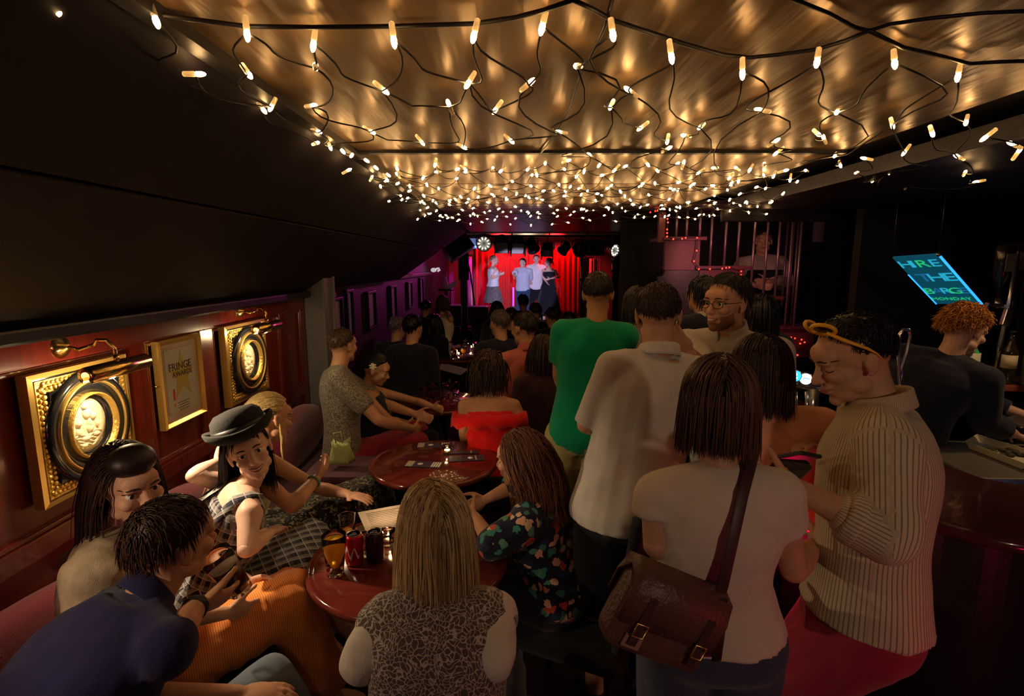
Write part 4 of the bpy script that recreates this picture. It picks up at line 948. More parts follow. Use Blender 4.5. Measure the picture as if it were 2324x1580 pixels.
main = [(-60, -35), (150, -2), (352, 33), (560, 60), (712, 62), (893, 60), (1075, 54), (1170, 40), (1232, 24), (1300, 0), (1345, 20), (1390, 46), (1470, 72), (1548, 98), (1640, 124), (1700, 131), (1770, 124), (1855, 112), (1920, 92), (1972, 70), (2050, 108), (2130, 126), (2200, 145), (2260, 141), (2400, 136)]
cable([atz(u, v, 2.284) for u, v in main], .0042)
cable([atz(u, v, 2.29) for u, v in ((1392, -10), (1372, 60), (1340, 130), (1318, 170), (1295, 240), (1250, 320), (1225, 350))], .0038)
cable([atz(u, v, 2.288) for u, v in ((1300, -30), (1300, 0))], .0038); cable([atz(u, v, 2.288) for u, v in ((1640, -60), (1760, -18), (1880, 30), (1940, 62), (1972, 70), (2020, 55), (2110, 42), (2230, 30), (2400, 22))], .0036)
EDG = 'a1c0 a2c2 a2c3 a3c3 a3c4 a4c4 a4c5 a5c5 a5c6 a6c6 a6c7 a7c7 a7c8 a8c8 a8f1 a9f1 a9d0 b0d0 b0d1 b1d1 b1d2 b2d2 b2d3 c3e0 c4e4 c4e1 c5e1 c5e8 c5e2 c6e2 c6e9 c7e9 c7c9 c8c9 c8f2 c9f0 c9f4 e9f4 e9e8 e8e7 e1e7 e1e6 e4e6 e0e4 e0e5 c0e3 c1h7 c2e3 e3e5 h7h9 e5h8 e4h8 f1f3 f1h6 d0h6 d0f5 d1f6 d1g3 d2g3 d2g5 d3g6 f9g6 f5f8 f6f7 g3g4 g5g7 g6g9 g7g8 g9h0 h0h1 h1g8 h2h3 h3h4 g0g1 f2i0 f3i1 f4i2 f4i3 f8h5 i0i2'.split()
for e in EDG:
    a, b_ = NB[e[:2]], NB[e[2:]]; L_ = np.linalg.norm(b_-a); sd = A(rg.uniform(-1, 1), rg.uniform(-1, 1), -.25)*L_*.16; c2 = A(rg.uniform(-1, 1), rg.uniform(-1, 1), 0)*L_*.1
    cable([lerp(a, b_, t)+sd*math.sin(math.pi*t)+c2*math.sin(2*math.pi*t)-A(0, 0, .004) for t in np.linspace(0, 1, 9)], .0021, 'wire')
# farther rows: a diamond net, sagging at its far end
cells = {}; n_far = 232; made = 0
rows = 17
def netz(x, y): return 2.262 - .03*max(0, (y-2.4)/2.2) - .018*math.sin(y*7+x*3)
for r in range(rows):
    y = 2.28 + r*.145; x0 = -.66 - .012*r; x1 = 1.32 + .055*r; n = 13+(r > 4)+(r > 9)
    for i in range(n):
        x = x0+(x1-x0)*(i+(.5 if r % 2 else 0))/n + rg.uniform(-.04, .04); yy = y+rg.uniform(-.05, .05)
        cells[(r, i)] = A(x, yy, netz(x, yy)+rg.uniform(-.03, .012))
keys = list(cells)
for key in keys[:n_far]:
    bulb(cells[key], key[0] < 3, A(rg.uniform(-1, 1), rg.uniform(-1, 1), rg.uniform(-1, .6)))
wb = MB()
for (r, i), p in cells.items():
    for q in ((r+1, i), (r+1, i+(1 if r % 2 else -1))):
        if q in cells:
            b_ = cells[q]; sd = A(rg.uniform(-.03, .03), rg.uniform(-.03, .03), -.012)
            wb.tube([lerp(p, b_, t)+sd*math.sin(math.pi*t) for t in (0, .25, .5, .75, 1)], .0018, 4)
tag(wb.build('wire_mesh', M_CABLE, net), kind='stuff')
lx = [atz(u, v, 2.25-.006*i) for i, (u, v) in enumerate(((775, 340), (800, 350), (828, 362), (850, 378), (878, 395), (905, 415), (932, 432), (960, 460), (972, 470), (1000, 488), (1018, 494), (1040, 500), (1068, 507), (1092, 503), (1124, 498)))]
for q in lx: bulb(q, False, A(rg.uniform(-1, 1), .4, -.4))
cable([lerp(lx[i], lx[i+1], .5)-A(0, 0, .008) if h else lx[i] for i in range(len(lx)-1) for h in (0, 1)], .0018, 'wire')

# ------------------------------------------------------------------ frames on the panelled wall
M_GILT = mat('gilt', (.75, .5, .13), .33, .75, bump=.5, bscale=90); M_GILTP = mat('gilt_plain', (.78, .52, .15), .3, .8); M_EBON = mat('ebony_frame', (.01, .01, .012), .16, spec=.6, coat=.5); M_PLASTER = mat('ivory_relief', (.82, .74, .58), .55, bump=.2, bscale=80)
M_BRASS = mat('brass', (.72, .48, .16), .2, 1.)
def relief_frame(y0, y1, z0, z1, label, seed):
    X0 = -1.6; t = thing('framed_relief', label, 'picture frame', (X0, (y0+y1)/2, z0)); rg = random.Random(seed); yc, zc = (y0+y1)/2, (z0+z1)/2; w, h = y1-y0, z1-z0
    def ring(o, i, xa, xb):                                  # square ring from outer inset o to inner inset i, sloping from depth xa to xb
        b = MB(); P = lambda q, x: [(X0+x, y0+q, z0+q), (X0+x, y1-q, z0+q), (X0+x, y1-q, z1-q), (X0+x, y0+q, z1-q)]
        b.rings([P(o, .0), P(o, xa), P(i, xb), P(i, .0)], smooth=False, caps=False, closed=True); return b
    ring(0, .016, .036, .04).build('outer_edge', M_GILTP, t)
    ring(.014, .026, .03, .03).build('dark_channel', M_EBON, t)
    ring(.024, .068, .038, .03).build('ornament_band', M_GILT, t)
    b = MB(); n = int((w-.09)/.009)
    for side in range(4):
        for i in range(n+1):
            q = .045+(w-.09)*i/n; q2 = .045+(h-.09)*i/n; dy = .009*(1 if i % 2 else -1)
            c = [(y0+q, z0+.045+dy), (y0+q, z1-.045+dy), (y0+.045+dy, z0+q2), (y1-.045+dy, z0+q2)][side]
            b.ell((X0+.038, c[0], c[1]), (.005, .0065+.003*rg.random(), .0065+.003*rg.random()), n=7, m=5)
    tag(b.build('carved_leaves', M_GILT, t), kind='stuff')
    ring(.066, .092, .046, .03).build('ebony_moulding', M_EBON, t)
    MB().box((X0+.012, yc, zc), (.024, w-.17, h-.17)).build('gilt_field', M_GILT, t)
    b = MB()
    for i in range(260):
        yy, zz = yc+rg.uniform(-.5, .5)*(w-.2), zc+rg.uniform(-.5, .5)*(h-.2)
        if ((yy-yc)/(w*.36))**2+((zz-zc)/(h*.385))**2 > 1: b.ell((X0+.026, yy, zz), (.004, .006, .0035), n=6, m=4)
    tag(b.build('field_ornament', M_GILT, t), kind='stuff')
    def oval(ro, ri, prof, m, name, n=56):                    # prof: (share between outer and inner, depth)
        b = MB(); b.rings([[(X0+d, yc+(ro[0]+(ri[0]-ro[0])*s_)*math.cos(2*math.pi*j/n), zc+(ro[1]+(ri[1]-ro[1])*s_)*math.sin(2*math.pi*j/n)) for j in range(n)] for s_, d in prof], caps=False); return b.build(name, m, t)
    W_, H_ = w*.43, h*.452
    oval((W_, H_), (W_*.8, H_*.8), [(0, .02), (0, .045), (.3, .058), (.6, .058), (1, .05), (1, .02)], M_EBON, 'outer_oval')
    oval((W_*.82, H_*.82), (W_*.78, H_*.78), [(0, .04), (.2, .064), (.8, .064), (1, .04)], M_GILTP, 'gilt_beading')
    oval((W_*.79, H_*.79), (W_*.6, H_*.6), [(0, .03), (.1, .058), (.5, .05), (.9, .056), (1, .02)], M_EBON, 'inner_oval')
    oval((W_*.6, H_*.6), (W_*.545, H_*.545), [(0, .03), (.2, .066), (.7, .068), (1, .04)], M_GILT, 'gilt_rope')
    oval((W_*.55, H_*.55), (W_*.47, H_*.47), [(0, .045), (.3, .04), (.5, .034), (.7, .036), (1, .02)], M_EBON, 'sight_edge')
    b = MB(); b.rings([[(X0+d, yc+W_*.48*k*math.cos(2*math.pi*j/40), zc+H_*.48*k*math.sin(2*math.pi*j/40)) for j in range(40)] for k, d in ((1, .012), (1, .026), (.8, .024), (.3, .026))]); 
    for (a, c, r1, r2) in ((.05, .45, .030, .034), (.35, .3, .020, .024), (-.42, .15, .022, .02), (-.5, -.2, .014, .026), (.12, -.15, .022, .028), (.4, -.45, .024, .016), (-.15, -.5, .03, .018), (-.3, -.75, .02, .014), (.1, .05, .012, .03), (-.05, .75, .018, .02), (.5, -.05, .01, .022)):
        b.ell((X0+.027, yc+a*W_*.46, zc+c*H_*.46), (.014, r1*.62, r2*.62), n=10, m=7)
    for k in range(5): b.tube([(X0+.03, yc+W_*.4*(-.8+1.6*i/8)*(1-.1*k), zc+H_*(-.16-.05*k)+.006*math.sin(i*1.3+k)) for i in range(9)], .0035, 6)
    link('carved_relief', b.mesh('relief'), M_PLASTER, t); return t
relief_frame(1.665, 2.11, 1.035, 1.492, 'large gilt and ebony frame with an oval ivory relief, nearest on the left wall', 3)
relief_frame(2.855, 3.33, 1.06, 1.512, 'gilt and ebony frame with an oval ivory relief, farther along the left wall', 5)
def picture_lamp(yb, zb, ye0, ye1, z, label, tgt, power, xs=-1.43, beam=3.4):
    t = thing('picture_lamp', label, 'picture light', (-1.6, yb, zb)); X = -1.6
    MB().lathe([(.042, 0), (.042, .006), (.03, .02), (.012, .03), (.008, .034)], (X, yb, zb), 24, R=np.array([[0, 0, 1], [1, 0, 0], [0, 1, 0]], float)).build('wall_plate', M_BRASS, t)
    ym = (ye0+ye1)/2
    MB().tube([(X+.03, yb, zb), (X+.055, yb+.015, zb-.012), (X+.085, yb+.05, zb+.0), (X+.12, lerp(yb, ym, .55), zb+.022), (X+.145, lerp(yb, ym, .85), zb+.02), (xs-.006, ym+.004, zb-.012), (xs, ym, z+.03)], .0065, 8).build('swan_neck', M_BRASS, t)
    MB().tube([(xs, ym, z+.05), (xs, ym, z+.02)], .01, 10).build('joint', M_BRASS, t)
    # half-open brass tube shade with its opening turned down to the wall
    b = MB(); R = []; ra = .031; A0, A1 = math.radians(-58), math.radians(238)
    for yy, k in ((ye0, .55), (ye0+.006, 1), (ye1-.006, 1), (ye1, .55)):
        o = [(xs+ra*k*math.cos(a), yy, z+ra*k*math.sin(a)) for a in np.linspace(A0, A1, 16)]; R.append(o + [(xs+(ra*k-.003)*math.cos(a), yy, z+(ra*k-.003)*math.sin(a)) for a in np.linspace(A1, A0, 16)])
    b.rings(R); b.build('shade', M_BRASS, t)
    MB().tube([(xs, ye0+.03, z-.008), (xs, ye1-.03, z-.008)], .011, 10).build('lamp_tube', mat('picture_tube', (1, .95, .85), .3, emit=(1, .8, .45), estr=14.), t)
    light('picture_glow', 'POINT', (xs-.002, lerp(ye0, ye1, .4), z-.036), (1, .74, .38), power, None, .012)
    light('picture_beam', 'SPOT', (xs+.01, lerp(ye0, ye1, .5), z-.04), (1, .74, .46), power*beam, tgt, .02, 96, .8)
    l = light('picture_upglow', 'SPOT', (xs-.02, ye0+.02, z-.02), (1, .78, .5), power*.3, (X, ye0-.05, z+.05), .012, 110, .6)
picture_lamp(1.845, 1.562, 1.735, 2.03, 1.478, 'brass swan-neck picture lamp over the nearest oval frame', (-.85, 1.92, .85), 6., beam=6.)
picture_lamp(3.09, 1.578, 2.93, 3.215, 1.487, 'brass swan-neck picture lamp over the farther oval frame', (-1.0, 2.5, .85), 3.8, beam=2.2)
aw = thing('framed_award', 'gilt-framed award certificate with a gold star between the oval frames', 'picture frame', (-1.6, 2.48, 1.105)); y0, y1, z0, z1 = 2.315, 2.64, 1.1, 1.51
b = MB(); P = lambda q, x: [(-1.6+x, y0+q, z0+q), (-1.6+x, y1-q, z0+q), (-1.6+x, y1-q, z1-q), (-1.6+x, y0+q, z1-q)]
b.rings([P(0, 0), P(0, .03), P(.008, .036), P(.024, .022), P(.024, 0)], smooth=False, caps=False, closed=True); b.build('frame', M_GILTP, aw)
MB().box((-1.592, 2.4775, 1.305), (.012, .28, .365)).build('mount', mat('mount_cream', (.55, .42, .34), .7), aw); MB().box((-1.5845, 2.4775, 1.31), (.003, .218, .3)).build('certificate', mat('certificate_paper', (.52, .5, .42), .6), aw)
st_ = [((.1 if i % 2 == 0 else .043)*math.sin(i*math.pi/5)*(1 if i != 5 else 1), (.125 if i % 2 == 0 else .05)*math.cos(i*math.pi/5)) for i in range(10)]
MB().prism(st_, (0, 1, 0), (0, 0, 1), (-1.583, 2.487, 1.325), (.0008, 0, 0)).build('star', mat('print_gold', (.5, .36, .08), .5), aw)
M_INK = mat('ink_brown', (.12, .08, .06), .7)
text('FRINGE', .052, M_INK, A(-1.5815, 2.475, 1.372), (0, 1, 0), (0, 0, 1), aw); text('AWARDS', .036, M_INK, A(-1.5815, 2.487, 1.336), (0, 1, 0), (0, 0, 1), aw)
MB().box((-1.5822, 2.413, 1.245), (.001, .012, .052)).build('red_mark', mat('print_red', (.55, .03, .03), .6), aw); MB().box((-1.5822, 2.413, 1.195), (.001, .01, .016)).build('orange_mark', mat('print_orange', (.6, .22, .08), .6), aw)
b = MB()
for k in range(4): b.box((-1.5822, 2.48, 1.2-.012*k), (.0008, .09-.016*(k % 2), .003))
tag(b.build('small_print', M_INK, aw), kind='stuff'); MB().ell((-1.585, 2.3, 1.312), .008, n=10).build('catch', M_BRASS, aw)
MB().box((-1.5745, 2.4775, 1.305), (.002, .27, .355)).build('glazing', mat('picture_glass', (1, 1, 1), .03, trans=1., ior=1.08, spec=.2), aw)

# ------------------------------------------------------------------ bar, sign, bottles
bt = thing('bar_counter', 'dark polished wooden bar counter at the right with a curved near end', 'bar counter', (1.6, 2., 0))
n = 10; arc = [(1.62+.3*math.cos(a), 1.73+.3*math.sin(a)) for a in np.linspace(math.pi, 1.5*math.pi, n)]
outl = [(1.32, 3.6), (1.32, 1.8)] + arc[1:] + [(3.6, 1.43), (3.6, 1.66), (2.05, 1.7), (1.78, 1.9), (1.72, 2.1), (1.72, 3.6)]
outl = [q for q in outl]
MB().prism(outl, (1, 0, 0), (0, 1, 0), (0, 0, 1.005), (0, 0, .045)).build('bar_top', M_BARTOP, bt)
inner = [(1.42, 3.55), (1.42, 1.85)] + [(1.62+.2*math.cos(a), 1.75+.2*math.sin(a)) for a in np.linspace(math.pi, 1.5*math.pi, n)][1:] + [(3.55, 1.55), (3.55, 1.64), (2.03, 1.68), (1.74, 1.88), (1.68, 2.1), (1.68, 3.55)]
MB().prism(inner, (1, 0, 0), (0, 1, 0), (0, 0, 0), (0, 0, 1.005)).build('bar_front', M_BLACK, bt)
MB().tube([A(x, y, 1.027) for x, y in [(1.32, 3.6), (1.32, 1.8)] + arc[1:] + [(3.6, 1.43)]], .024, 10).build('bar_edge', M_BARTOP, bt)
bk = thing('back_counter', 'grey steel-topped service counter behind the bar', 'counter', (2.6, 2.3, 0))
MB().box((2.72, 2.36, .925), (1.45, .5, .05), Rz(-2), bev=.008).build('worktop', mat('worktop_grey', (.2, .19, .18), .35, .4), bk); MB().box((2.78, 2.4, .45), (1.3, .4, .9)).build('carcass', M_BLACK, bk)
MB().box((2.74, 2.385, .08), (1.34, .43, .16)).build('kick', M_BLACK, bk)
fr = thing('bottle_fridge', 'glass-fronted bottle fridge lit inside under the service counter', 'fridge', (2.3, 2.2, .45))
MB().box((2.22, 2.12, .79), (.42, .03, .22), bev=.004).build('door_frame', M_BLACK, fr)
for (u, v, w, h_, c, e) in ((2200, 1100, .03, .02, (.5, 1, .9), 1.4), (2222, 1102, .018, .02, (.3, .8, .7), .5), (2238, 1104, .04, .018, (1, .08, .05), 1.0), (2232, 1114, .045, .022, (.6, 1, .95), 1.6), (2262, 1119, .028, .022, (.4, 1, .8), .9), (2268, 1110, .022, .014, (1, .1, .06), .9), (2222, 1132, .035, .03, (.6, .35, .3), .35), (2265, 1140, .04, .03, (.35, .25, .25), .2)):
    MB().box(at(u, v, 2.098), (w, .012, h_), Rz(0, 0, 12), bev=.003).build('lit_label', mat('fridge_label_%d' % u, c, .4, emit=c, estr=e), fr)
nb = thing('blue_strip_light', 'thin blue strip light low behind the bar at the right edge', 'strip light', at(2316, 1155, 2.0)); MB().tube([at(2312, 1180, 2.02), at(2322, 1128, 2.06)], .009, 8).build('tube', mat('blue_tube', (.1, .35, 1), .3, emit=(.08, .3, 1), estr=5.), nb); MB().box(at(2319, 1155, 2.06), (.015, .015, .1)).build('housing', M_BLACK, nb)
tr = thing('food_tray', 'open white paper food tray with scraps on the service counter', 'tray', (2.28, 2.35, .95))
p0, p1, p2, p3 = atz(2188, 1016, .953), atz(2330, 1072, .953), atz(2360, 1045, .953), atz(2215, 1000, .953)
b = MB(); L0 = [p0, p1, p2, p3]; cc = sum(L0)/4; b.rings([[cc+(q-cc)*.86 for q in L0], [q+A(0, 0, .035) for q in L0], [cc+(q-cc)*.97+A(0, 0, .035) for q in L0], [cc+(q-cc)*.84+A(0, 0, .004) for q in L0]], smooth=False, closed=True, caps=False); b.rings([[cc+(q-cc)*.86 for q in L0], [cc+(q-cc)*.86+A(0, 0, .003) for q in L0]], smooth=False); b.build('tray_card', mat('tray_paper', (.62, .58, .42), .8), tr)
b = MB(); rg2 = random.Random(4)
for i in range(16): b.ell(cc+A(rg2.uniform(-.06, .09), rg2.uniform(-.05, .05), .012), (.02, .013, .01), Rz(rg2.uniform(0, 180)), n=7, m=5)
tag(b.build('scraps', mat('food_scraps', (.06, .05, .03), .7), tr), kind='stuff')
sg = thing('edge_lit_sign', 'blue edge-lit acrylic sign lettered HIRE THE BARGE hanging above the bartender', 'sign', at(2120, 640, 3.0))
o = at(2025, 585, 3.0); cu = A(0, _s, _c); cf = A(0, _c, -_s); k = 3.05/1200*1.01
E1 = A(.098, -.2, .014)*1.0; E2 = A(.439, .2, -.273); nr = nz(np.cross(E1, E2))
MB().prism([(0, 0), (1, 0), (1, 1), (0, 1)], E1, E2, o, nr*.008).build('board', mat('sign_board', (.01, .05, .08), .2, emit=(.005, .1, .16), estr=.55), sg)
M_EDGE = mat('sign_edge_glow', (.1, .5, 1), .3, emit=(.02, .3, 1), estr=1.9)
MB().tube([o+E1, o+E1+E2], .006, 8).build('lit_edge', M_EDGE, sg); MB().tube([o+E2*.35, o+E2], .004, 8).build('lit_edge', M_EDGE, sg)
fs = -nr*.006 if nr @ (A(0, 0, CAM_H)-o) > 0 else nr*.006
fs = nr*.010 if nr @ (A(0, 0, CAM_H)-o) > 0 else -nr*.002
G1 = mat('sign_letter_green', (.05, .9, .3), .4, emit=(.02, .62, .2), estr=.8); G2 = mat('sign_letter_cyan', (.05, .6, .9), .4, emit=(.02, .42, .62), estr=.9); G3 = mat('sign_letter_blue', (.03, .25, .5), .4, emit=(.01, .13, .3), estr=.9)
W1 = np.linalg.norm(E1); H1 = np.linalg.norm(E2)
def sl_(ch, sz, m, a, b_): text(ch, sz, m, o+E1*a+E2*b_+fs, E1, -E2, sg, 'letter', extr=.0005)
for ch, a, m in (('H', .16, G2), ('I', .32, G2), ('R', .52, G1), ('E', .78, G2)): sl_(ch, .105, m, a, .15)
for ch, a, m in (('T', .2, G3), ('H', .46, G2), ('E', .73, G2)): sl_(ch, .125, m, a+.1, .43)
for ch, a, m in (('B', .12, G1), ('A', .31, G3), ('R', .5, G2), ('G', .7, G1), ('E', .88, G3)): sl_(ch, .095, m, a, .71)
for ch, a, m in (('MONDAY', .5, G1),): sl_(ch, .045, G1, .45, .88)
for q in (o+E1, o): MB().tube([q, q+UP*(2.3-q[2])], .0025, 6).build('hanger', M_STEEL, sg)
MB().ell(o+E1, .012).build('fixing', M_SILV, sg)
# taps
tp = thing('beer_font', 'chrome beer font with three round lit badges on the bar', 'beer tap', (1.42, 2.5, 1.05))
c0 = at(1784, 846, 2.5); 
MB().tube([A(1.30, 2.55, 1.3), A(1.56, 2.5, 1.25)], .03, 14).build('font_bar', M_SILV, tp); MB().tube([A(1.47, 2.52, 1.05), A(1.47, 2.52, 1.27)], .03, 14).build('column', M_SILV, tp); MB().lathe([(.06, 0), (.06, .01), (.035, .025)], A(1.47, 2.52, 1.05), 20).build('foot', M_SILV, tp)
for (u, v, col, c2, nm) in ((1785, 846, (.9, .85, .8), (.8, .05, .05), 'red'), (1804, 853, (.02, .4, .7), (.7, .9, 1), 'blue'), (1828, 860, (.85, .95, 1), (.1, .3, .6), 'white')):
    c = at(u, v, 2.44); d = nz(A(-.25, -1, .1)); x = nz(np.cross(d, UP)); R = np.stack([x, np.cross(x, d), d], 1)
    MB().lathe([(.028, -.012), (.031, -.004), (.031, .003), (.027, .006)], c, 24, R=R).build('badge_rim', M_SILV, tp)
    MB().lathe([(.026, .004), (.026, .0075), (.001, .008)], c, 24, R=R).build('badge', mat('badge_'+nm, col, .4, emit=col, estr=2.2), tp)
    m2 = mat('badge_mark_'+nm, c2, .4, emit=c2, estr=1.3)
    if nm == 'red': MB().prism([(.02*math.cos(a), .02*math.sin(a)-.002) for a in np.linspace(math.pi*1.05, math.pi*1.95, 10)], R[:, 0], R[:, 1], c+d*.0085, d*.001).build('badge_mark', m2, tp)
    elif nm == 'blue': MB().lathe([(.009, 0), (.009, .001)], c+d*.0085+R[:, 1]*.007, 14, R=R).build('badge_mark', m2, tp); MB().box(c+d*.009-R[:, 1]*.009, (.02, .008, .001), R).build('badge_mark', m2, tp)
    else: MB().tube([c+d*.009+R[:, 0]*q*.014+R[:, 1]*(.004-.006*q*q) for q in (-1, -.5, 0, .5, 1)], .0022, 5).build('badge_mark', m2, tp)
    MB().tube([c-d*.01, A(c[0]+.01, 2.52, 1.27)], .008, 8).build('stalk', M_SILV, tp)
    MB().tube([A(c[0]+.02, 2.46, 1.25), A(c[0]+.02, 2.44, 1.17), A(c[0]+.02, 2.45, 1.15)], .009, 8).build('spout', M_SILV, tp)
nk = thing('water_font', 'tall looped chrome tap behind the head with yellow sunglasses', 'tap', at(2045, 860, 2.3))
q = lambda u, v: at(u, v, 2.3)
MB().tube([q(2040, 1000), q(2042, 870), q(2038, 800), q(2041, 760), q(2050, 748), q(2062, 748), q(2066, 762), q(2058, 800), q(2046, 835), q(2043, 862)], .0075, 10).build('loop', M_SILV, nk); MB().lathe([(.035, 0), (.035, .012), (.014, .03)], A(q(2040, 1000)[0], 2.3, 1.05), 16).build('base', M_SILV, nk)
cp = thing('plastic_cup', 'clear plastic cup standing on the bar by the handed-over phone', 'cup', atz(1880, 1015, 1.05)); MB().lathe([(.03, 0), (.042, .085), (.045, .088), (.041, .085), (.029, .003), (.002, .003)], atz(1880, 1018, 1.05), 22).build('cup_body', mat('cup_plastic', (.8, .8, .9), .1, trans=.85, ior=1.3), cp); MB().lathe([(.044, .084), (.047, .087), (.044, .09)], atz(1880, 1018, 1.05), 22).build('cup_rim', mat('cup_rim', (.6, .6, .7), .2), cp)
bm_ = thing('bar_towel', 'pale folded bar towel on the counter left of the striped shirt', 'towel', atz(1950, 1030, 1.055)); MB().box(atz(1955, 1035, 1.058), (.16, .3, .012), Rz(8), bev=.005).build('cloth_fold', mat('towel', (.42, .38, .34), .9, bump=.4, bscale=200), bm_)
def bottle(c, label, h, r, m, lab=None, cap=None, name='bottle', labz=(.3, .55), group='bottles behind the bar', fill=None):
    t = thing(name, label, 'bottle', c, group)
    MB().lathe([(r*.9, 0), (r, .01), (r, h*.58), (r*.85, h*.66), (r*.4, h*.78), (r*.33, h*.84), (r*.33, h*.94)], c, 20).build('glass_body', m, t)
    MB().lathe([(r*.4, h*.94), (r*.4, h), (r*.2, h)], c, 14).build('cap', cap or M_BLACK, t)
    if lab: MB().lathe([(r*1.01, h*labz[0]), (r*1.02, h*labz[0]), (r*1.02, h*labz[1]), (r*1.01, h*labz[1])], c, 20, caps=False).build('paper_label', lab, t)
    return t
shf = thing('back_shelf', 'red-brown wooden bottle shelf at the right edge behind the bar', 'shelf', (3., 2.95, 1.0)); MB().box((3.12, 2.98, 1.165), (.86, .3, .035), Rz(-8), bev=.006).build('board', M_SHELF, shf); MB().box((3.15, 3.0, .575), (.5, .2, 1.15)).build('support', M_BLACK, shf)
sz_ = 1.183
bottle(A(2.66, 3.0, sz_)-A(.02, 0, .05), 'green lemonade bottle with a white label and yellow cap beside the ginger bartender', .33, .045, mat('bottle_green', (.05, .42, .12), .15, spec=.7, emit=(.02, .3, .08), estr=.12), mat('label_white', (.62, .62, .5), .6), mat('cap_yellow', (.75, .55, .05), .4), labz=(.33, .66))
bottle(A(2.8, 2.93, sz_), 'dark bottle with a small cream label behind the chrome rod', .3, .035, mat('bottle_dark', (.03, .02, .015), .1, spec=.7), mat('label_cream', (.7, .6, .36), .6))
bottle(A(2.88, 2.88, sz_), 'tall green wine bottle on the shelf at the right edge', .36, .04, mat('bottle_olive', (.1, .13, .05), .12, spec=.7), None)
bottle(A(2.85, 2.72, sz_)+A(0.02, .06, 0), 'amber spirit bottle with an oval white label at the right edge', .27, .048, mat('bottle_amber', (.25, .05, .02), .12, spec=.7), mat('label_oval', (.7, .62, .45), .6), mat('cap_cream', (.75, .6, .35), .4), labz=(.2, .42))
bottle(A(3.0, 2.95, sz_), 'yellow-labelled bottle half cut off at the right edge', .34, .04, mat('bottle_dark'), mat('label_yellow', (.7, .4, .08), .6))
opt = thing('optic_rack', 'chrome rack of spirit optics mounted above the shelf', 'rack', at(2285, 700, 3.0))
MB().tube([at(2255, 868, 3.0), at(2270, 780, 3.0), at(2290, 690, 3.0), at(2308, 590, 3.0)], .012, 10).build('upright', M_SILV, opt); MB().box(at(2270, 694, 3.02), (.16, .03, .02), Rz(0, 0, 6), bev=.003).build('bracket', M_SILV, opt); MB().box(at(2284, 720, 2.99), (.04, .03, .1), Rz(0, 0, 10), bev=.006).build('clamp', M_SILV, opt); MB().tube([at(2250, 860, 3.0)-A(0, 0, .03), at(2260, 870, 3.0)], .018, 8).build('foot', M_SILV, opt)
for (u, v, lab) in ((2266, 680, 'upturned dark spirit bottle with a pale label, left on the optic rack'), (2296, 676, 'upturned dark spirit bottle with a square label, right on the optic rack')):
    c = at(u, v, 3.06); t = thing('optic_bottle', lab, 'bottle', c, 'upturned bottles on the optic rack'); MB().lathe([(.012, 0), (.012, .07), (.042, .13), (.045, .3), (.04, .31)], c, 16).build('glass_body', mat('bottle_dark'), t); MB().box(c+A(0, -.046, .21), (.06, .004, .1), bev=.001).build('paper_label', mat('label_grey', (.2, .19, .18), .6), t); MB().lathe([(.016, -.05), (.02, -.03), (.016, .01)], c, 12).build('optic', M_SILV, t)
tg = thing('steel_scoop', 'steel tray corner glinting beside the bartender\'s hand', 'tray', at(2310, 955, 2.55)); MB().box(at(2312, 957, 2.6), (.14, .1, .012), Rz(20, 10), bev=.004).build('tray_metal', M_SILV, tg); MB().box(at(2312, 957, 2.6)-A(0, 0, .07), (.06, .06, .13)).build('stand', M_STEEL, tg)
# ------------------------------------------------------------------ clothes
def plaid(nt, v):
    a = stripes(nt, v, (.72, .5, .25), 26, .42); b_ = stripes(nt, v, (-.45, .6, .75), 26, .42); c = stripes(nt, v, (.72, .5, .25), 26, .08); d = stripes(nt, v, (-.45, .6, .75), 26, .08)
    x = mixc(nt, a, (.012, .014, .03), (.12, .12, .14)); y = mixc(nt, b_, (.02, .022, .045), (.42, .41, .42)); z = mixc(nt, .5, x, y); z = mixc(nt, c, z, (.5, .49, .5)); return mixc(nt, d, z, (.5, .49, .5))
def floral(nt, v):
    vo = _n(nt, 'ShaderNodeTexVoronoi', Scale=30.); n = _n(nt, 'ShaderNodeTexNoise', Scale=22., Detail=3.); nt.links.new(v, n.inputs['Vector'])
    ad = _n(nt, 'ShaderNodeVectorMath', operation='MULTIPLY_ADD'); nt.links.new(n.outputs['Color'], ad.inputs[0]); ad.inputs[1].default_value = (.05, .05, .05); nt.links.new(v, ad.inputs[2]); nt.links.new(ad.outputs[0], vo.inputs['Vector'])
    r = _n(nt, 'ShaderNodeValToRGB'); r.color_ramp.interpolation = 'CONSTANT'; sp = _n(nt, 'ShaderNodeSeparateColor'); nt.links.new(vo.outputs['Color'], sp.inputs[0]); nt.links.new(sp.outputs[0], r.inputs[0])
    e = r.color_ramp.elements; e[0].color = (.012, .016, .05, 1); e[1].position = .22; e[1].color = (.05, .26, .22, 1)
    for p_, c in ((.42, (.7, .55, .38)), (.56, (.62, .1, .06)), (.66, (.02, .03, .09)), (.8, (.75, .42, .3)), (.9, (.1, .3, .2))): q = e.new(p_); q.color = (*c, 1)
    l = _n(nt, 'ShaderNodeMath', operation='LESS_THAN'); nt.links.new(vo.outputs['Distance'], l.inputs[0]); l.inputs[1].default_value = .52
    return mixc(nt, l.outputs[0], (.01, .014, .04), r.outputs['Color'])
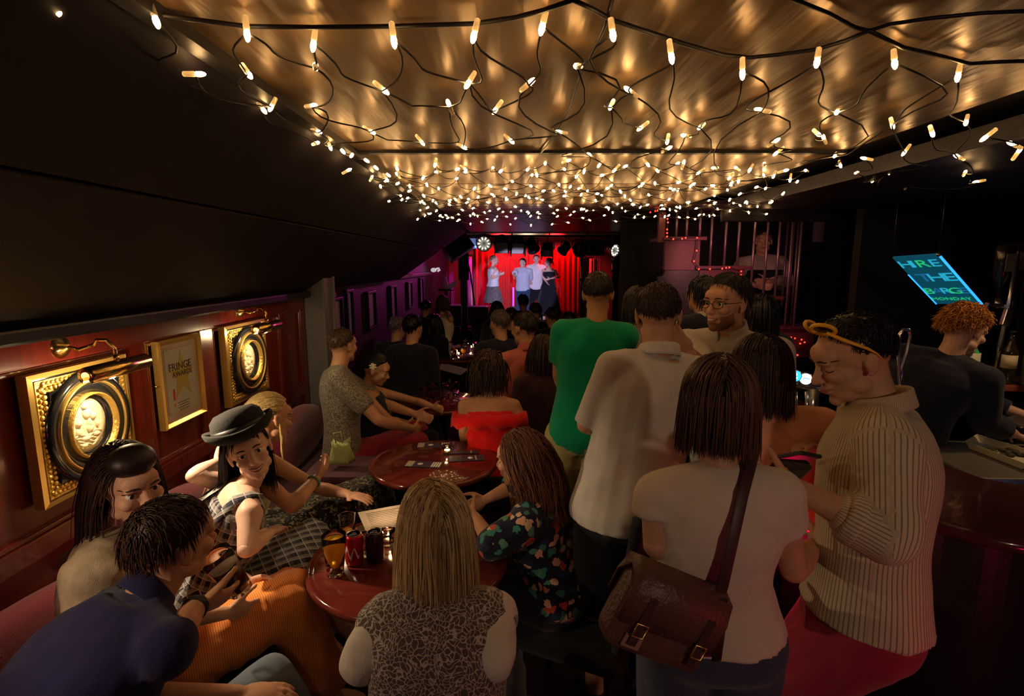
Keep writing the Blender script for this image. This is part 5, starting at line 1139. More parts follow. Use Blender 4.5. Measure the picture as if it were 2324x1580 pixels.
def lace(nt, v):
    vo = _n(nt, 'ShaderNodeTexVoronoi', feature='DISTANCE_TO_EDGE', Scale=85.); n = _n(nt, 'ShaderNodeTexNoise', Scale=16., Detail=2.); nt.links.new(v, n.inputs['Vector'])
    ad = _n(nt, 'ShaderNodeVectorMath', operation='MULTIPLY_ADD'); nt.links.new(n.outputs['Color'], ad.inputs[0]); ad.inputs[1].default_value = (.08, .08, .08); nt.links.new(v, ad.inputs[2]); nt.links.new(ad.outputs[0], vo.inputs['Vector'])
    l = _n(nt, 'ShaderNodeMath', operation='LESS_THAN'); nt.links.new(vo.outputs['Distance'], l.inputs[0]); l.inputs[1].default_value = .075
    n2 = _n(nt, 'ShaderNodeTexNoise', Scale=9., Detail=2.); nt.links.new(v, n2.inputs['Vector']); g = _n(nt, 'ShaderNodeMath', operation='GREATER_THAN'); nt.links.new(n2.outputs['Fac'], g.inputs[0]); g.inputs[1].default_value = .72
    mx = _n(nt, 'ShaderNodeMath', operation='MAXIMUM'); nt.links.new(l.outputs[0], mx.inputs[0]); nt.links.new(g.outputs[0], mx.inputs[1])
    return mixc(nt, mx.outputs[0], (.1, .07, .06), (.46, .4, .35))
def arib(fr, w, c1, c2):
    def fn(nt, v):
        a = _n(nt, 'ShaderNodeAttribute', attribute_name='cl'); return mixc(nt, stripes(nt, a.outputs['Vector'], (1, 0, 0), fr, w), c1, c2)
    return fn
def aplaid(nt, v):
    a = _n(nt, 'ShaderNodeAttribute', attribute_name='cl').outputs['Vector']; s1, s2 = stripes(nt, a, (1, 0, 0), 26, .45), stripes(nt, a, (0, 1, 0), 26, .45)
    x = mixc(nt, .5, mixc(nt, s1, (.012, .014, .03), (.3, .3, .32)), mixc(nt, s2, (.012, .014, .03), (.3, .3, .32))); x = mixc(nt, stripes(nt, a, (1, 0, 0), 26, .07), x, (.55, .54, .54)); return mixc(nt, stripes(nt, a, (0, 1, 0), 26, .07), x, (.55, .54, .54))
def rib(dirn, fr, w, c1, c2): return lambda nt, v: mixc(nt, stripes(nt, v, dirn, fr, w), c1, c2)
def fern(nt, v):
    n = _n(nt, 'ShaderNodeTexNoise', Scale=38., Detail=5., Distortion=1.5); nt.links.new(v, n.inputs['Vector']); g = _n(nt, 'ShaderNodeMath', operation='GREATER_THAN'); nt.links.new(n.outputs['Fac'], g.inputs[0]); g.inputs[1].default_value = .56
    return mixc(nt, g.outputs[0], (.01, .01, .014), (.3, .28, .16))
def marl(nt, v):
    n = _n(nt, 'ShaderNodeTexNoise', Scale=110., Detail=2.); nt.links.new(v, n.inputs['Vector']); r = _n(nt, 'ShaderNodeMapRange'); nt.links.new(n.outputs['Fac'], r.inputs[0]); r.inputs[1].default_value = .38; r.inputs[2].default_value = .62
    return mixc(nt, r.outputs[0], (.1, .085, .075), (.32, .28, .24))
CROPL = {0: 50, 35: 54, 62: 68, 80: 90, 98: 95, 112: 104, 140: 112, 180: 116}
C_NAVY = cloth('navy_polo', (.014, .014, .075)); C_JEANS = cloth('pale_jeans', (.16, .2, .27)); C_DJEANS = cloth('dark_jeans', (.05, .055, .1)); C_BEIGE = patt('beige_satin', lambda nt, v: mixc(nt, _noise(nt, v, 30), (.25, .19, .13), (.6, .5, .36)), .5)if False else cloth('beige_satin', (.5, .4, .28), .4, .5)
C_ORANGE = patt('orange_pinstripe', rib((.79, .61, 0), 150, .5, (.72, .2, .035), (.98, .38, .1)))
C_PLAID = patt('navy_plaid', plaid); C_PLAIDB = patt('navy_plaid_bodice', aplaid); C_FERN = patt('fern_print', fern); C_CREAM = cloth('cream_floral_top', (.6, .55, .32), .3)
C_LACE = patt('lace', lace); C_OFFW = cloth('off_white_jersey', (.62, .55, .47)); C_FLORAL = patt('floral_print', floral, bump=.1); C_RED = cloth('scarlet_cotton', (.85, .012, .015), .08)
C_MARL = patt('grey_marl', marl); C_BURG = cloth('burgundy_chino', (.3, .022, .05)); C_BLACK = cloth('black_cloth', (.012, .012, .018)); C_DNAVY = cloth('dark_navy_wool', (.014, .016, .035)); C_SALMON = cloth('salmon_shirt', (.5, .13, .11)); C_DBROWN = cloth('dark_brown_knit', (.05, .022, .024))
C_GREEN = cloth('green_jersey', (.0, .27, .125), .06); C_KHAKI = cloth('khaki_chino', (.36, .3, .13)); C_LINEN = cloth('white_linen', (.62, .58, .54), .06); C_GREY = cloth('pale_grey_shirt', (.46, .42, .4), .06); C_TEE = cloth('cream_tee', (.68, .55, .44), .05); C_PEACH = cloth('peach_silk', (.85, .4, .24), .1, .6)
C_STRIPE = patt('striped_shirt', arib(105, .28, (.62, .5, .34), (.26, .2, .15)))
C_WHITE = cloth('stage_white_shirt', (.78, .78, .82), .05); C_PBLUE = cloth('pale_blue_tee', (.55, .62, .75), .05); C_SJEANS = cloth('blue_jeans', (.03, .07, .16)); C_TWEED = cloth('grey_tweed', (.16, .14, .14), .3); C_MAUVE = cloth('mauve_grey', (.2, .14, .2)); C_BRSHIRT = cloth('dim_shirt', (.3, .27, .24))
SHOE = mat('dark_shoe', (.03, .025, .025), .5); SHOEG = mat('grey_trainer', (.22, .2, .2), .7)
LEATHER = mat('brown_leather', (.12, .05, .035), .38, bump=.3, bscale=120, var=.25, vscale=8); LEATHD = mat('dark_leather_strap', (.06, .022, .022), .5)
def stool(x, y, z, label, m=None):
    t = thing('bar_stool', label, 'stool', (x, y, 0)); MB().lathe([(.02, z-.07), (.17, z-.07), (.18, z-.04), (.17, z), (.02, z+.005)], (x, y, 0), 28).build('seat', m or M_BENCH, t)
    for k in range(4): a = .6+k*math.pi/2; MB().tube([(x+.11*math.cos(a), y+.11*math.sin(a), z-.07), (x+.17*math.cos(a), y+.17*math.sin(a), 0)], .016, 8).build('leg', M_BLACK, t)
def chair(x, y, yaw, label, z=.45, hb=.88, m=None):
    t = thing('chair', label, 'chair', (x, y, 0)); R = Rz(yaw); o = A(x, y, 0); m = m or C_BLACK
    MB().box(o+UP*(z-.035), (.44, .42, .07), R, bev=.025).build('seat', m, t)
    b = MB(); RR = []
    for i in range(8):
        k = i/7; w = .2*(1-.25*max(0, k-.6)/.4)**.7; zz = z+.03+(hb-z)*k; RR.append([o+R @ A(w*math.copysign(abs(math.cos(q))**.5, math.cos(q)), -.2-.05*k+.028*math.copysign(abs(math.sin(q))**.6, math.sin(q))-.03*(math.cos(q)**2-1)*0, zz) for q in [2*math.pi*j/16 for j in range(16)]])
    b.rings(RR); b.build('backrest', m, t)
    for sx in (-1, 1):
        for sy_ in (-1, 1): MB().tube([o+R @ A(sx*.18, sy_*.17, z-.06), o+R @ A(sx*.2, sy_*.2, 0)], .017, 8).build('leg', M_BLACK, t)

# ------------------------------------------------------------------ seated group at the near table
# man in navy, back to us, drinking
p = Person('man in a navy polo shirt seen from behind, drinking a dark pint', at(392, 1230, 1.32), yaw=-34, hyaw=-30, hpitch=4, hroll=6, P=A(-1.12, .84, .54), sex='m', s=1.0, slump=.05, sk='warm', lod=0, girth=1.1,
    R=(at(388, 1455, 1.13), at(446, 1376, 1.3), dict(n=A(-.35, .85, .35), curl=46, dir=at(545, 1345, 1.42)-at(446, 1376, 1.3))), L=(A(-1.05, 1.2, .74), atz(540, 1578, .7), dict(n=(0, 0, -1), curl=14)),
    legs=dict(L=((-.83, 1.32, .56), (-.72, 1.5, .1)), R=((-.74, 1.43, .6), (-.55, 1.5, .1))))
p.build(); p.top('polo_shirt', C_NAVY, -.1, .99, .016, sleeve=.8, fold=(.010, 9, .6)); p.collar(C_NAVY, r=.066); p.trousers('jeans', C_JEANS, top=.12); p.hair(H_DKBROWN, 'short', .04, 1900, .0017, .12, seed=3, K=8, lift=.3, inert=.85, grav=.3, line={0: 50, 35: 54, 62: 68, 80: 88, 98: 94, 112: 104, 140: 114, 180: 120})
w = MB(); a_, b_ = p.arm['R'][1], p.arm['R'][2]; w.tube([lerp(a_, b_, .86), lerp(a_, b_, .99)], [.033, .032], 18); w.build('watch_strap', M_LBLK, p.root)
stool(-1.14, .82, .45, 'stool under the man in navy at the bottom left')
pint(at(548, 1340, 1.44), 'pint glass of dark ale raised by the man in navy', M_STOUT, .66, .15, .032, .044, R=Rz(0, 14, -20), foam=True)
# woman with the quiff
p = Person('smiling woman with a dark quiff and beige satin top behind the man in navy', at(290, 1098, 1.45), yaw=-72, hyaw=-118, hpitch=8, hroll=4, P=A(-1.28, 1.45, .53), sex='f', s=.98, sk='fair', lod=0,
    legs=dict(L=((-.86, 1.86, .60), (-.78, 1.92, .1)), R=((-.80, 1.72, .66), (-.66, 1.8, .12))), L=(A(-1.2, 1.78, .85), A(-.95, 1.75, .72)), R=(A(-1.12, 1.3, .86), A(-.92, 1.55, .74)))
p.build(face='smile'); p.top('satin_top', C_BEIGE, -.05, .93, .02, sleeve=.9, soff=.03, fold=(.012, 12, .5)); p.skirt_sit('orange_skirt', C_ORANGE, 1.6, .035, (.02, 9, .6)); p.hair(H_DKBROWN, 'down', .20, 1500, .0022, .08, sweep=.35, seed=5, part=.2, K=16, line={0: 44, 35: 48, 62: 62, 80: 84, 98: 92, 112: 108, 140: 120, 180: 126})
q_ = MB(); q_.ell(p.H(0, .035, .088), A(.064, .062, .046)*p.hs, p.HB, n=18, m=12); link('quiff', remesh(q_, .005, 2), H_DKBROWN, p.root)
bk_ = MB(); cbk = atz(515, 1352, .84); bk_.tube([cbk+Rz(30) @ A(x, 0, z) for x, z in ((-.018, -.012), (.018, -.012), (.018, .012), (-.018, .012))], .003, 6, closed=True); bk_.build('belt_buckle', M_GILTP, p.root)
# girl in the black hat
p = Person('smiling dark-haired woman in a black bowler hat and navy plaid dress looking at the camera', at(566, 1022, 1.95), yaw=-66, hyaw=-150, hpitch=-6, hroll=16, P=A(-1.22, 1.86, .53), sex='f', s=.95, sk='pale', lod=0, syaw=-50,
    R=(at(558, 1248, 1.72), at(612, 1210, 1.92), dict(n=(0, 0, -1), curl=20)), L=(at(440, 1080, 1.93), at(492, 1050, 2.05), dict(n=(.3, -.4, .2), curl=30)), legs=dict(L=(atz(705, 1222, .60), A(-.72, 2.4, .1)), R=(atz(672, 1300, .6), A(-.68, 2.2, .1))))
p.build(face='smile', bare=True); p.top('plaid_bodice', C_PLAIDB, -.08, .86, .008, sleeve=0, fold=(.006, 12, .6), shoulder=False); p.skirt_sit('plaid_skirt', C_PLAID, 1.06, .025, (.014, 9, .7))
for sd, S0 in ((-1, p.SL), (1, p.SR)):
    b = MB(); n_ = np.cross(p.u, p.sr); b.tube([lerp(p.SL, p.SR, .5)+p.sr*sd*.085+n_*.085-p.u*.07, p.N+p.sr*sd*.092+n_*.03-p.u*.012, p.N+p.sr*sd*.095-p.u*.008, p.N+p.sr*sd*.092-n_*.05-p.u*.03, lerp(p.SL, p.SR, .5)+p.sr*sd*.085-n_*.1-p.u*.1], [.022, .024, .026, .024, .022], 10, flat=.5); b.build('dress_strap', C_PLAID, p.root)
p.hair(H_BLACK, 'down', .22, 1500, .0021, .07, seed=8, part=.1, K=14, sweep=.35, fringe=.55, wave=.05)
def bowler(p, tilt=0):
    b = MB(); c = p.H(0, -.022, .066); R = p.HB @ np.array(Matrix.Rotation(math.radians(tilt), 3, 'X')); s = p.hs*1.12
    prof = [(.082, -.004), (.09, -.002), (.104, .002), (.117, .016), (.121, .036), (.117, .042), (.111, .03), (.1, .017), (.09, .018), (.0915, .05), (.086, .076), (.066, .094), (.03, .1), (.002, .101)]
    b.rings([[c + R @ (A(r*math.cos(q), r*1.17*math.sin(q), z+(.012*math.cos(2*q) if r > .1 else 0))*s) for q in [2*math.pi*j/40 for j in range(40)]] for r, z in prof]); h = b.build('bowler_hat', mat('black_felt', (.006, .006, .008), .9, sheen=.05, bump=.3, bscale=300), p.root)
    b = MB(); b.rings([[c + R @ (A(r*math.cos(q), r*1.17*math.sin(q), z)*s) for q in [2*math.pi*j/40 for j in range(40)]] for r, z in ((.0925, .018), (.094, .02), (.0945, .044), (.0925, .044))]); b.build('hat_band', mat('hat_ribbon', (.008, .008, .01), .4), h)
bowler(p, 4)
# blonde with the ponytail
p = Person('blonde woman with a ponytail and fern-print skirt leaning forward on the bench beside the hat', at(612, 950, 2.3), yaw=-60, hyaw=-34, hpitch=14, hroll=-6, P=A(-1.25, 2.25, .53), sex='f', s=.97, sk='warm', lod=0, slump=.05,
    R=(at(662, 1150, 2.05), at(718, 1086, 2.2), dict(n=(-.5, .5, .5), curl=40)), L=(at(722, 1108, 2.5), at(790, 1122, 2.45), dict(n=(0, 0, -1), curl=12)), legs=dict(L=(atz(852, 1112, .6), A(-.62, 2.7, .1)), R=(atz(822, 1140, .6), A(-.66, 2.5, .1))))
p.build(face='closed', bare=True); p.top('cream_top', C_CREAM, -.05, .9, .012, sleeve=0, shoulder=False); p.skirt_sit('fern_skirt', C_FERN, 1.15, .04, (.016, 11, .8)); p.hair(H_FAIR, 'pony', .5, 1300, .0019, .03, seed=9, K=20, tie=(-.01, -.112, .0), nobody=False)
b = MB(); b.tube([p.H(.022*math.cos(q), -.112, .0+.022*math.sin(q)) for q in np.linspace(0, 5.9, 14)], .006, 6, closed=True); b.build('hair_tie', M_BLACK, p.root)
b = MB(); fr_ = [p.H(.07, -.02, .04), p.H(.082, .0, -.02), p.H(.09, .01, -.08), p.H(.085, .02, -.14), p.H(.09, .03, -.19)]
for k in range(9): b.tube([q+A(rnd.uniform(-.004, .004), rnd.uniform(-.004, .004), 0) for q in fr_], [.003, .003, .0028, .002, .0006], 5)
o_ = b.build('loose_lock', H_FAIR, p.root)
b = MB(); a_, b2 = p.arm['R'][1], p.arm['R'][2]; d_ = nz(b2-a_); x_ = nz(np.cross(d_, UP)); y_ = np.cross(d_, x_)
for k in range(16): q = 2*math.pi*k/16; b.ell(lerp(a_, b2, .9)+(x_*math.cos(q)+y_*math.sin(q))*.026, .0065, n=7, m=5)
b.build('green_bracelet', mat('green_beads', (.08, .22, .08), .3), p.root)
# lace woman
p = Person('woman with long straight blond hair and a cream lace-backed top, back to the camera', at(985, 1200, 1.26), yaw=6, hyaw=22, hpitch=6, P=A(-.17, 1.08, .52), sex='f', s=1., sk='warm', lod=0, slump=.03, shw=.92,
    L=(at(822, 1500, 1.12), at(870, 1500, 1.42), dict(n=(1, 0, 0))), R=(at(1120, 1490, 1.12), at(1075, 1370, 1.5)), legs=dict(L=((-.3, 1.5, .56), (-.3, 1.5, .1)), R=((-.02, 1.52, .56), (-.02, 1.5, .1))))
p.build(); p.top('lace_back', C_LACE, -.08, .95, .02, sleeve=.2, fold=(.007, 9, .5)); p.trousers('trousers', C_BLACK)
for k in 'LR':
    b = MB(); S0, E, Wr, h = p.arm[k]; c, r = p.arm_chain(k); b.ell(S0, r[0]+.012, n=14)
    for i, (q0, q1) in enumerate(((S0, lerp(S0, E, .5)), (lerp(S0, E, .5), E), (E, lerp(E, Wr, .4)))): b.cap(q0, q1, [r[0]+.011, r[1]+.014, r[2]+.02][i], [r[1]+.014, r[2]+.02, r[3]+.012][i], 14)
    link('sleeve', remesh(b, .0085, 3, (.009, 11, .5)), C_OFFW, p.root)
p.hair(H_BLOND, 'down', .16, 2600, .0019, .12, seed=12, part=-.05, K=15, grav=.55)
chair(-.17, 1.05, 0, 'black chair under the woman in the lace top', hb=.80)
# floral woman
p = Person('woman with long auburn hair and a dark floral blouse sitting in profile', at(1183, 1042, 2.05), yaw=62, hyaw=62, hpitch=8, P=A(.2, 1.98, .52), sex='f', s=.99, sk='warm', lod=0,
    L=(at(1118, 1238, 1.85), at(1078, 1172, 2.15), dict(curl=30)), R=(A(0.02, 2.3, .85), A(-.12, 2.25, .8)), legs=dict(L=((-.1, 2.0, .55), (-.12, 2.0, .1)), R=((-.08, 2.22, .55), (-.12, 2.25, .1))))
p.build(face='closed'); p.top('floral_blouse', C_FLORAL, -.1, .95, .02, sleeve=1.1, soff=.025, fold=(.010, 9, .6)); p.trousers('trousers', C_BLACK); p.hair(H_AUBURN, 'down', .22, 1900, .002, .12, seed=14, part=.0, K=15, sweep=.7, wave=.22, wfreq=9, grav=.5)
chair(.27, 1.95, 65, 'black rounded chair behind the woman in the floral blouse', hb=.93)

# ------------------------------------------------------------------ group at the second and third tables
p = Person('woman with dark curly hair in a scarlet off-shoulder top, back to the camera', at(1108, 842, 3.25), yaw=-4, hyaw=12, hpitch=10, P=A(-.13, 3.12, .53), sex='f', s=1., sk='warm', lod=1,
    L=(at(1052, 965, 3.1), at(1055, 1020, 3.35)), R=(A(.1, 3.15, .8), A(.05, 3.45, .8)), legs='sit')
p.build(bare=True); p.top('scarlet_top', C_RED, -.1, .84, .014, sleeve=.0, shoulder=False, fold=(.008, 14, .6), hem=lambda t: .02*max(0, (.25-t)/.3))
b = MB(); n_ = np.cross(p.u, p.sr); R_ = []
for rr, zz in ((.0, -.005), (.012, .01), (.022, -.03), (.026, -.075), (.012, -.07), (-.005, -.01)): R_.append([lerp(p.SL, p.SR, .5)+p.sr*(.218+rr)*math.cos(q)+n_*(.115+rr)*math.sin(q)+p.u*(zz-.045+.012*math.sin(q*11)*(1 if zz < -.04 else .2)) for q in [2*math.pi*j/56 for j in range(56)]])
b.rings(R_); b.build('frill', C_RED, p.root); p.trousers('trousers', C_BLACK); p.hair(H_DKBROWN, 'curly', .14, 750, .0042, .14, seed=20, wave=.5, wfreq=14, K=14, grav=.5)
chair(-.13, 3.15, 0, 'dark chair under the woman in scarlet', hb=.6)
p = Person('man in a grey marl T-shirt and burgundy trousers sitting on the bench', at(778, 785, 3.55), yaw=-72, hyaw=-26, hpitch=2, P=A(-1.13, 3.38, .55), sex='m', s=1.0, sk='warm', lod=1, R=(at(860, 955, 3.3), at(935, 972, 3.6)), L=(A(-.95, 3.75, .85), A(-.7, 3.7, .78)), legs=dict(L=((-.66, 3.62, .6), (-.6, 3.6, .1)), R=(atz(950, 975, .62), (-.5, 3.4, .1))))
p.build(); p.top('marl_tee', C_MARL, -.1, .98, .016, sleeve=.72, soff=.02); p.trousers('burgundy_trousers', C_BURG, .02); p.hair(hairmat('hair_mid_brown', (.04, .022, .018), (.13, .07, .055)), 'crop', .016, 1300, .0017, .05, seed=21, K=5, inert=.9, grav=.2, line={0: 50, 35: 54, 62: 68, 80: 90, 98: 95, 112: 104, 140: 112, 180: 116})
p = Person('woman with a white flower in her dark hair beside the man in grey', at(853, 838, 3.75), yaw=-78, hyaw=-84, hpitch=22, hroll=6, P=A(-1.0, 3.78, .53), sex='f', s=.95, sk='warm', lod=1, R=(at(885, 955, 3.6), at(925, 960, 3.8)), L=(A(-.75, 4.0, .8), A(-.6, 3.9, .78)), legs=dict(L=((-.6, 3.95, .58), (-.55, 3.95, .1)), R=((-.6, 3.8, .58), (-.55, 3.8, .1))))
p.build(face='closed', bare=True); p.top('dark_print_top', C_DNAVY, -.1, .86, .012, sleeve=0, shoulder=False); p.trousers('leggings', C_BLACK, .01); p.hair(H_BLACK, 'pony', .3, 700, .003, .05, seed=22, K=12, tie=(0, -.105, -.05))
b = MB(); fc = p.H(.088, -.02, .045); b.ell(fc, .012, n=8)
for k in range(6): q = k*math.pi/3; b.ell(fc+(p.hf*math.cos(q)+p.hu*math.sin(q))*.017+p.hr*.004, (.012, .012, .006), n=8)
b.build('flower', mat('flower_white', (.8, .74, .6), .7), p.root)
def extra(label, C, yaw, hm, top, hyaw=None, sex='m', style='crop', ln=.03, P=None, z0=0, lod=2, sit=True, sk='warm', n=260, s=1., trous=None, L=None, R=None, sleeve=1.7, hpitch=4, bare=None, rad=.006):
    C = np.asarray(C, float)
    if sit and P is None: P = A(C[0]-yawv(yaw)[0]*.08, C[1]-yawv(yaw)[1]*.08, max(.3, C[2]-.70*s))
    p = Person(label, C, yaw=yaw, hyaw=hyaw, hpitch=hpitch, P=P, z0=z0 if not sit else P[2]-.53, sex=sex, s=None if not sit else s, sk=sk, lod=lod, legs='sit' if sit else None, L=L, R=R)
    p.build(bare=bare); p.top('top', top, -.1, .96, .02, sleeve=sleeve, shoulder=sleeve > 0); p.trousers('trousers', trous or C_BLACK, .02); p.hair(hm, style, ln, n, rad, .05, seed=int(abs(C[0]*100+C[1]*10))+1, K=8)
    return p
e = extra('man in a salmon shirt with short dark hair behind the woman in scarlet', at(1190, 747, 3.95), 25, H_DARK, C_SALMON, hyaw=38, lod=1, n=500, rad=.003, s=1.08)
e.collar(C_SALMON, r=.07)
extra('grey-haired man in a dark navy jacket seen from behind, left of the salmon shirt', at(1133, 735, 4.75), 20, H_GREY, C_DNAVY, hyaw=30, n=420, rad=.004, s=1.05)
extra('woman in a dark brown cardigan between the scarlet top and the green T-shirt', at(1232, 800, 3.62), 8, H_DKBROWN, C_DBROWN, sex='f', style='down', ln=.14, lod=1, n=400, rad=.005, s=1.03)
extra('black-haired man in a dark jacket seen from behind, right of the flower', at(938, 745, 4.8), -14, H_BLACK, C_DNAVY, n=420, rad=.004, s=1.06)
extra('person with mauve-grey hair half hidden behind the black-haired man', at(903, 745, 5.4), -20, hairmat('hair_mauve', (.12, .08, .12), (.25, .17, .25)), C_DNAVY, n=300, s=1.0)
ew = extra('woman in a white dress with a raised bare arm, far left near the stage', at(1005, 690, 7.4), -25, H_DKBROWN, C_OFFW, hyaw=10, sex='f', style='down', ln=.1, sleeve=0, bare=True, s=1.0, trous=C_OFFW, R=(at(1022, 722, 7.2), at(1012, 700, 7.4)))
for i, (u, v, Y, yw, hm, st_k, ln, lab) in enumerate(((968, 700, 7.9, -10, H_BLACK, 'crop', .03, 'dark-haired onlooker left of the woman in white'), (1128, 704, 7.2, 0, H_BLACK, 'down', .14, 'long-haired onlooker in black right of the floor monitor'), (1187, 686, 8.2, 5, H_BLACK, 'curly', .05, 'onlooker with bushy hair just below the man in pale blue'), (1215, 708, 7.0, 10, H_DARK, 'crop', .03, 'short-haired onlooker below the tall man in the white shirt'),
        (1252, 720, 6.4, 12, H_DARK, 'crop', .03, 'dark onlooker below the woman in the black dress'), (1160, 722, 6.2, 0, H_DARK, 'crop', .03, 'dark onlooker in front of the stage between the salmon shirt and the grey hair'), (985, 735, 6.3, -15, H_BLACK, 'down', .2, 'dark onlooker behind the crowded far table'), (1290, 735, 5.4, 15, H_BLACK, 'crop', .03, 'dark onlooker half hidden by the green T-shirt'))):
    extra(lab, at(u, v, Y), yw, hm, C_BLACK, sex='f' if st_k == 'down' else 'm', style=st_k, ln=ln, s=1., n=220)

# ------------------------------------------------------------------ standing group
p = Person('man in a green T-shirt and khaki trousers seen from behind', at(1357, 668, 2.85), yaw=-6, hyaw=-10, hpitch=2, sex='m', sk='tan', lod=1, girth=1.0, P=at(1318, 985, 2.8), z0=0, s=1.0, shw=.92,
    R=(at(1392, 830, 2.95), at(1372, 850, 3.2)), L=(at(1268, 850, 2.9), at(1290, 905, 3.1)))
p.build(shoes=SHOEG); p.top('green_tee', C_GREEN, -.14, .99, .016, sleeve=.7, soff=.018, fold=(.010, 6, .5)); p.trousers('khaki_trousers', C_KHAKI, .02, .97, top=-.04, fold=(.014, 9, 1.2)); p.hair(H_DARK, 'crop', .014, 1500, .0015, .04, seed=30, K=5, inert=.9, grav=.2, line=CROPL)
p = Person('man in a loose white linen shirt and dark shorts seen from behind', at(1494, 715, 2.0), yaw=8, hyaw=-16, hpitch=4, sex='m', sk='warm', lod=0, girth=1.08, P=at(1420, 1150, 1.95), z0=0, s=1.0, shw=.94,
    L=(at(1330, 962, 1.98), at(1362, 968, 2.2)), R=(at(1590, 940, 2.08), at(1560, 950, 2.3)))
p.build(shoes=SHOE); p.top('linen_shirt', C_LINEN, -.05, .99, .016, sleeve=1.0, soff=.014, fold=(.024, 5, .4), hem=lambda t: .045*max(0, (.6-t))); p.collar(C_LINEN, h=.036); p.trousers('shorts', C_BLACK, .03, .5); p.hair(H_DKBROWN, 'crop', .014, 2200, .0014, .05, seed=31, K=5, inert=.9, grav=.2, line=CROPL)
p = Person('dark-haired man with glasses and a pale grey shirt, facing the camera and talking', at(1648, 688, 2.42), yaw=140, hyaw=122, hpitch=2, sex='m', sk='warm', lod=0, z0=0, s=1.07, P=at(1660, 1060, 2.5), shw=1.06,
    R=(at(1618, 862, 2.15), at(1562, 800, 2.1), dict(n=(.5, .7, .0), curl=26)), L=(at(1760, 900, 2.35), at(1700, 930, 2.15)))
p.build(face='open'); p.top('grey_shirt', C_GREY, -.1, .985, .022, sleeve=1.0, soff=.025, fold=(.014, 7, .6)); p.collar(C_GREY, h=.05); p.trousers('trousers', C_BLACK); p.hair(H_DARK, 'short', .035, 1500, .0017, .09, seed=32, K=7, lift=.6, inert=.9, grav=.2, line={0: 50, 35: 56, 62: 70, 80: 90, 98: 96, 112: 108, 140: 118, 180: 124})
g = MB()
for q in (-1, 1):
    cc = p.H(q*.033, .1, .002); g.tube([cc + (p.hr*.025*math.cos(t)+p.hu*.017*math.copysign(abs(math.sin(t))**.8, math.sin(t)))*p.hs for t in np.linspace(0, 5.98, 20)], .0017, 6, closed=True); g.tube([p.H(q*.058, .099, .006), p.H(q*.078, .06, .008), p.H(q*.082, -.02, .006)], .0018, 6)
g.tube([p.H(-.009, .104, .004), p.H(0, .107, .008), p.H(.009, .104, .004)], .0016, 6); g.build('spectacles', mat('spectacle_frame', (.03, .02, .02), .3, .4), p.root)
p.beard(mat('beard_stubble', (.26, .12, .065), .8, bump=.5, bscale=600))
p = Person('person in a light grey top half hidden behind the white linen shirt', at(1447, 700, 3.1), yaw=-10, sex='f', sk='warm', lod=1, z0=0, P=at(1440, 960, 3.05), s=1.02, shw=1.1)
p.build(); p.top('grey_top', C_BRSHIRT, -.1, .98, .02, sleeve=1.2); p.trousers('trousers', C_BLACK); p.hair(H_DARK, 'down', .06, 420, .005, .06, seed=33)
for (u, v, Y, yw, lab, tp_) in ((1592, 668, 3.5, 25, 'shadowed person in a dark jacket and pale collar left of the glasses', C_DNAVY), (1724, 712, 3.2, 20, 'dark-clad person with black hair just right of the man in glasses', C_BLACK)):
    p = Person(lab, at(u, v, Y), yaw=yw, sex='m', lod=2, z0=0, s=None); p.build(); p.top('jacket', tp_, -.1, .98, .03, sleeve=1.8); p.trousers('trousers', C_BLACK); p.hair(H_BLACK, 'down' if v == 712 else 'short', .12, 300, .005, .05, seed=34)
    if v == 668: p.collar(C_GREY, h=.03)
# peach blouse
p = Person('woman with long dark brown hair and a peach sleeveless blouse, back turned', at(1722, 842, 1.78), yaw=-14, hyaw=8, hpitch=6, sex='f', sk='warm', lod=0, z0=0, P=at(1775, 1130, 1.85), s=1., shw=1.06, R=(at(1848, 1010, 1.8), at(1815, 1015, 1.98)), L=(at(1690, 1080, 1.95), at(1760, 1060, 2.05)))
p.build(bare=True); p.top('peach_blouse', C_PEACH, -.1, .94, .016, sleeve=.28, soff=.02, fold=(.01, 10, .5)); p.trousers('trousers', C_BLACK); p.hair(H_DKBROWN, 'down', .13, 1700, .002, .12, seed=36, K=13)
# white tee with the satchel
p = Person('woman in a cream T-shirt and jeans with shoulder-length brown hair, back to the camera', at(1630, 925, 1.22), yaw=-2, hyaw=-18, hpitch=10, sex='f', sk='warm', lod=0, z0=0, P=at(1612, 1440, 1.22), s=.98, shw=.92,
    L=(at(1488, 1235, 1.16), at(1540, 1290, 1.4)), R=(at(1800, 1295, 1.2), at(1850, 1235, 1.5), dict(curl=40)))
p.build(bare=True); p.top('cream_tee', C_TEE, .1, .965, .014, sleeve=.46, soff=.016, fold=(.012, 6.5, .8), hem=lambda t: .02*max(0, .4-t)); p.trousers('jeans', C_DJEANS, .014, top=.2); p.hair(H_BROWN, 'down', .085, 2600, .0019, .13, seed=40, part=.1, K=13, grav=.6)
sb = thing('satchel', 'brown leather satchel hanging at the hip of the woman in the cream T-shirt', 'bag', at(1500, 1400, 1.05))
Rb = Rz(8, 0, 26)*.86; cb = at(1500, 1398, 1.06)
MB().box(cb, (.27, .10, .20), Rb, bev=.028).build('bag_body', LEATHER, sb)
b = MB(); Rr_ = []
for x in (-.142, -.13, .13, .142):
    k = .8 if abs(x) > .135 else 1; o_ = [(-.062*k, -.02), (-.066*k, .06), (-.05*k, .112*k), (0, .13*k), (.05*k, .112*k), (.064*k, .06), (.064*k, .0)]; i_ = [(.058*k, .0), (.056*k, .055), (0, .104), (-.056*k, .055), (-.058*k, -.02)]
    Rr_.append([cb+Rb @ A(x, yy, zz) for yy, zz in o_+i_])
b.rings(Rr_); b.build('flap', LEATHER, sb)
